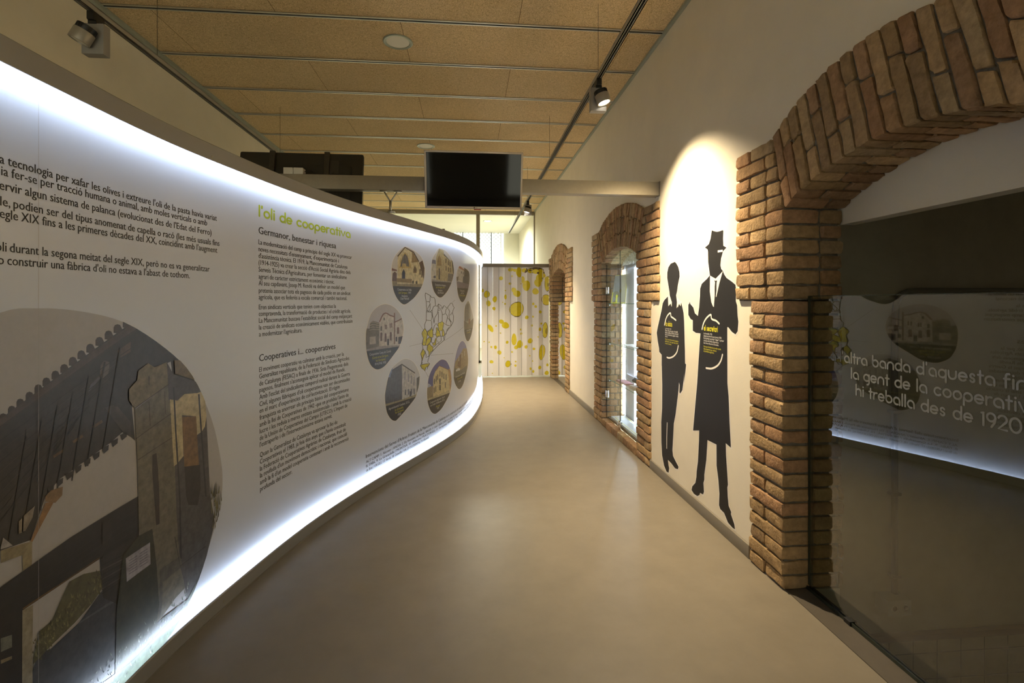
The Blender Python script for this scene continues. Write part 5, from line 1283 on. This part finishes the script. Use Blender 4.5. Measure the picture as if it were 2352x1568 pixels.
b = MB(); mesh_screen(b, lambda y, d, z: (XBK - .01 - d, y, z), 4.7, 5.9, 1.93, 2.13, .055, .032, .006, .01); b.build('mesh_grille', M['mesh_white'], sc_, fixn=False)
for yv, wd in ((wx(1460, 700, XBK).y, .008), (wx(1433, 700, XBK).y, .004)):
    b = MB(); b.box((XBK - .012, yv - wd, .12), (XBK - .003, yv + wd, 1.9)); b.build('light_strip', M['led_case'], sc_)
SH = (1.484, 1.008, .56)
for z in SH:
    b = MB(); b.box((XG + .02, 4.662, z - .004), (XBK - .014, 5.9, z + .004)); s_ = b.build('glass_shelf', M['glass'], sc_)
    b = MB(); b.box((XG + .0185, 4.662, z - .004), (XG + .0205, 5.9, z + .004)); b.build('polished_edge', M['glass_green'], s_)
for z in SH:
    for x in (1.72, 1.86):
        b = MB(); b.lathe([(.012, 0), (.012, .02), (.008, .022)], Matrix.Translation((x, 5.91, z - .016)) @ Matrix.Rotation(math.pi / 2, 4, 'X'), 16)
        b.build('shelf_peg', M['chrome'], sc_, smooth=True)
b = MB(); b.box((XG + .012, 4.665, .08), (XBK, 5.9, .098)); b.build('floor_board', M['sill'], sc_)
# things shown inside
b = MB(); b.cbox((XG + .025, 4.67, .1), (XBK - .02, 5.80, .128), .002); sheet2 = b.build('information_board', M['caseback'], smooth=True)
tag(sheet2, 'white text board with a yellow border lying in the bottom of the showcase', 'sign')
b = MB()
def flat_rib(pts, w, z): 
    for r in ribbon2(pts, w): b.add([(p.x, p.y, z) for p in r], [(0, 1, 2, 3)])
flat_rib([(XG + .05, 4.7), (XG + .05, 5.72)], .004, .1288); flat_rib([(XBK - .04, 4.7), (XBK - .04, 5.72)], .004, .1288); flat_rib([(XG + .05, 5.72), (XBK - .04, 5.72)], .004, .1288)
b.build('yellow_border', M['yellow'], sheet2, fixn=False)
b = MB()
rt = random.Random(5)
for r_ in range(6):
    x = XBK - .065 - r_ * .016; y = 5.58
    while y > 4.85:
        l_ = rt.uniform(.02, .07); flat_rib([(x, y), (x, y - l_)], .0032, .1288); y -= l_ + .012
b.build('printed_lines', M['grey_ink'], sheet2, fixn=False)
pc = [wy(1404, 694, 5.78), wy(1436, 694, 5.78), wy(1440, 630, 5.84), wy(1413, 633, 5.84)]
pc[0].z = pc[1].z = SH[0] + .006
b = MB(); b.prism([tuple(p) for p in pc], (0, .012, 0)); po = tag(b.build('display_card', mat('card_olive_grey', lin(150, 148, 130), .6)), 'grey card with yellow edges leaning on the top glass shelf of the showcase', 'card')
b = MB()
def e_(a, c, w): 
    n_ = Vector((0, -.0015, 0)); d_ = (c - a).normalized(); s2 = d_.cross(Vector((0, 1, 0))).normalized() * w
    b.add([a + n_ + s2, c + n_ + s2, c + n_ - s2, a + n_ - s2], [(0, 1, 2, 3)])
e_(pc[0], pc[1], .008); e_(pc[2], pc[3], .003); e_(pc[1], pc[2], .003); e_(pc[0], pc[0].lerp(pc[3], .4), .006); e_(pc[0].lerp(pc[1], .35), pc[0].lerp(pc[1], .45).lerp(pc[3], .3), .012)
b.build('yellow_edge', M['yellow'], po, fixn=False)
b = MB(); v, f = text_tris('THE B', 0); o_ = pc[3].lerp(pc[0], .38) + Vector((.006, -.003, 0)); sc2 = .115 / v[:, 0].max()
up_ = (pc[3] - pc[0]).normalized()
b.add([o_ + Vector((x * sc2, 0, 0)) + up_ * y * sc2 * 1.9 for x, y in v], f); b.build('card_text', M['grey_ink'], po, fixn=False)
b = MB(); b.prism([(1.80, 4.98, SH[0] + .005), (1.89, 4.98, SH[0] + .005), (1.89, 4.98, SH[0] + .1), (1.85, 4.98, SH[0] + .1)], (0, .05, 0)); tag(b.build('booklet', M['slat']), 'small grey booklet at the near end of the top glass shelf', 'booklet')
b = MB(); b.box((1.74, 4.9, SH[1] + .005), (1.88, 5.5, SH[1] + .009)); b.box((1.73, 4.75, SH[1] + .010), (1.86, 5.2, SH[1] + .016)); tag(b.build('paper_sheets', M['white']), 'white paper sheets lying on the middle glass shelf', 'papers')
b = MB(); b.cbox((1.75, 5.38, SH[2] + .005), (1.85, 5.72, SH[2] + .022), .003); tag(b.build('pink_box', M['pink'], smooth=True), 'flat dark pink box on the lowest glass shelf', 'box')
b = MB(); b.cbox((1.74, 4.72, SH[2] + .005), (1.86, 5.22, SH[2] + .04), .004); tag(b.build('wooden_plinth', M['wood'], smooth=True), 'pale wooden plinth under the dark lumpy piece', 'plinth')
bm = bmesh.new(); bmesh.ops.create_icosphere(bm, subdivisions=4, radius=1); rn = random.Random(4)
bumps = [(Vector((rn.gauss(0, 1), rn.gauss(0, 1), rn.gauss(0, 1))).normalized(), rn.uniform(.1, .3), rn.uniform(.2, .5)) for _ in range(26)]
for v in bm.verts:
    d = v.co.normalized(); k = .85 + sum(a * math.exp(-((d - n).length / w_) ** 2) for n, a, w_ in bumps); v.co = Vector((d.x * k * .05, d.y * k * .17, d.z * k * .055))
b = MB(); b.bm(bm, 0, Matrix.Translation((1.80, 5.0, SH[2] + .115)))
for y in (4.9, 5.02, 5.1): b.tube([(1.8, y, SH[2] + .09), (1.79, y + .01, SH[2] + .06), (1.8, y, SH[2] + .046)], [.012, .007, .009], 8)
tag(b.build('dark_carved_piece', M['olive'], smooth='all'), 'dark lumpy piece on short feet standing on the wooden plinth', 'exhibit')

# ================================================================== GLASS BALUSTRADES
bal = thing('glass_balustrade', 'dark low glass screen with pale rounded lettering inside the large brick arch', 'glass balustrade', (1.77, 1.75, 0))
b = MB(); b.box((1.765, 1.09, .012), (1.777, 2.412, 1.532)); b.build('glass_pane', M['glass_bal'], bal)
b = MB(); b.box((1.763, 2.402, .03), (1.779, 2.416, 1.532)); b.box((1.7645, 1.09, 1.530), (1.7775, 2.412, 1.5335)); b.build('polished_edge', M['glass_edge'], bal)
b = MB(); b.box((1.758, 1.07, 0), (1.764, 2.43, .02)); b.box((1.778, 1.07, 0), (1.784, 2.43, .02)); b.build('floor_channel', M['glass_edge'], bal)
b = MB(); b.cbox((1.752, 2.12, .004), (1.79, 2.16, .024), .002); b.build('clamp', M['dark'], bal)
_, wpre = round_text("a l'altra banda d'aquesta f"); sc = (2.257 - 1.455) / wpre
for s, y0, z0 in (("a l'altra banda d'aquesta finestra", 2.257, 1.216), ('la gent de la cooperativa', 2.130, 1.146), ('hi treballa des de 1920', 2.101, 1.074)):
    b = MB(); polys, w = round_text(s, .105)
    for k, p in enumerate(polys): b.add([(1.7640 - (k % 13) * 4e-5, y0 - q.x * sc, z0 + q.y * sc) for q in p], [tuple(range(len(p)))])
    b.build('frosted_text', M['frost'], bal, fixn=False)
ba2 = thing('glass_balustrade', 'low plain glass screen in the narrow brick arch', 'glass balustrade', (1.77, 8.87, 0))
b = MB(); b.box((1.69, 8.24, .012), (1.70, 9.5, 1.50)); b.build('glass_pane', M['glass_bal'], ba2)
b = MB(); b.box((1.6895, 8.24, 1.499), (1.7005, 9.5, 1.502)); b.box((1.689, 9.49, .012), (1.701, 9.502, 1.5)); b.build('polished_edge', M['glass_edge'], ba2)

# ================================================================== LOWER ROOM
YW = 3.5
pp = [wy(2420, 667, YW - .03), wy(2110, 667, YW - .03), wy(2085, 669, YW - .03), wy(2068, 678, YW - .03), wy(2060, 692, YW - .03), wy(2057, 715, YW - .03)] + [wy(2055, v, YW - .03) for v in (800, 1000, 1200, 1376)]
pp[0] = Vector((6.19, YW - .03, pp[1].z))
b = MB(); b.tube([p for p in pp], .022, 12); cd = tag(b.build('conduit_pipe', M['pipe'], smooth=True), 'grey conduit pipe bending down the wall of the lower room to the sockets', 'pipe')
for v in (752, 945, 1133, 1322):
    b = MB(); p = wy(2055, v, YW - .03); b.cbox((p.x - .035, YW - .056, p.z - .012), (p.x + .035, YW, p.z + .012), .004); b.build('clip', M['pipe'], cd, smooth=True)
s0, s1 = wy(2040, 1380, YW - .12), wy(2094, 1413, YW - .12)
bx = thing('socket_box', 'double wall socket box under the conduit pipe in the lower room', 'socket', ((s0.x + s1.x) / 2, YW, s1.z))
b = MB(); b.cbox((s0.x, YW - .12, s1.z), (s1.x, YW, s0.z), .006); b.build('housing', M['white'], bx, smooth=True)
for k in (.27, .74):
    x = s0.x + (s1.x - s0.x) * k; z = (s0.z + s1.z) / 2; mx = Matrix.Translation((x, YW - .12, z)) @ Matrix.Rotation(math.pi / 2, 4, 'X')
    b = MB(); b.lathe([(.026, 0), (.026, .004), (.021, .005), (.021, -.002)], mx, 24); so_ = b.build('socket', M['white'], bx, smooth=True)
    b = MB()
    for dx in (-.009, .009): b.lathe([(.0035, .0052), (.0035, .0058)], mx @ Matrix.Translation((dx, 0, 0)), 10)
    b.lathe([(.019, .0045), (.019, .0049)], mx, 24); b.build('socket_well', M['darkgrey'], so_)
def area(name, loc, rot, sx, sy, watt, col):
    l = bpy.data.lights.new(name, 'AREA'); l.shape = 'RECTANGLE'; l.size = sx; l.size_y = sy; l.energy = watt; l.color = col
    o = bpy.data.objects.new(name, l); COL.objects.link(o); o.location = loc; o.rotation_euler = rot; o['kind'] = 'helper'
# unseen area light added for the lower room, and one in the stone room
area('lower_room_fill', (4.4, .6, 2.72), (0, 0, 0), .6, .6, L_LOWER * 10, (1, .86, .6))
area('stone_room_light', (3.0, 8.8, 2.45), (0, 0, 0), .5, .5, L_NICHE, (1, .88, .65))
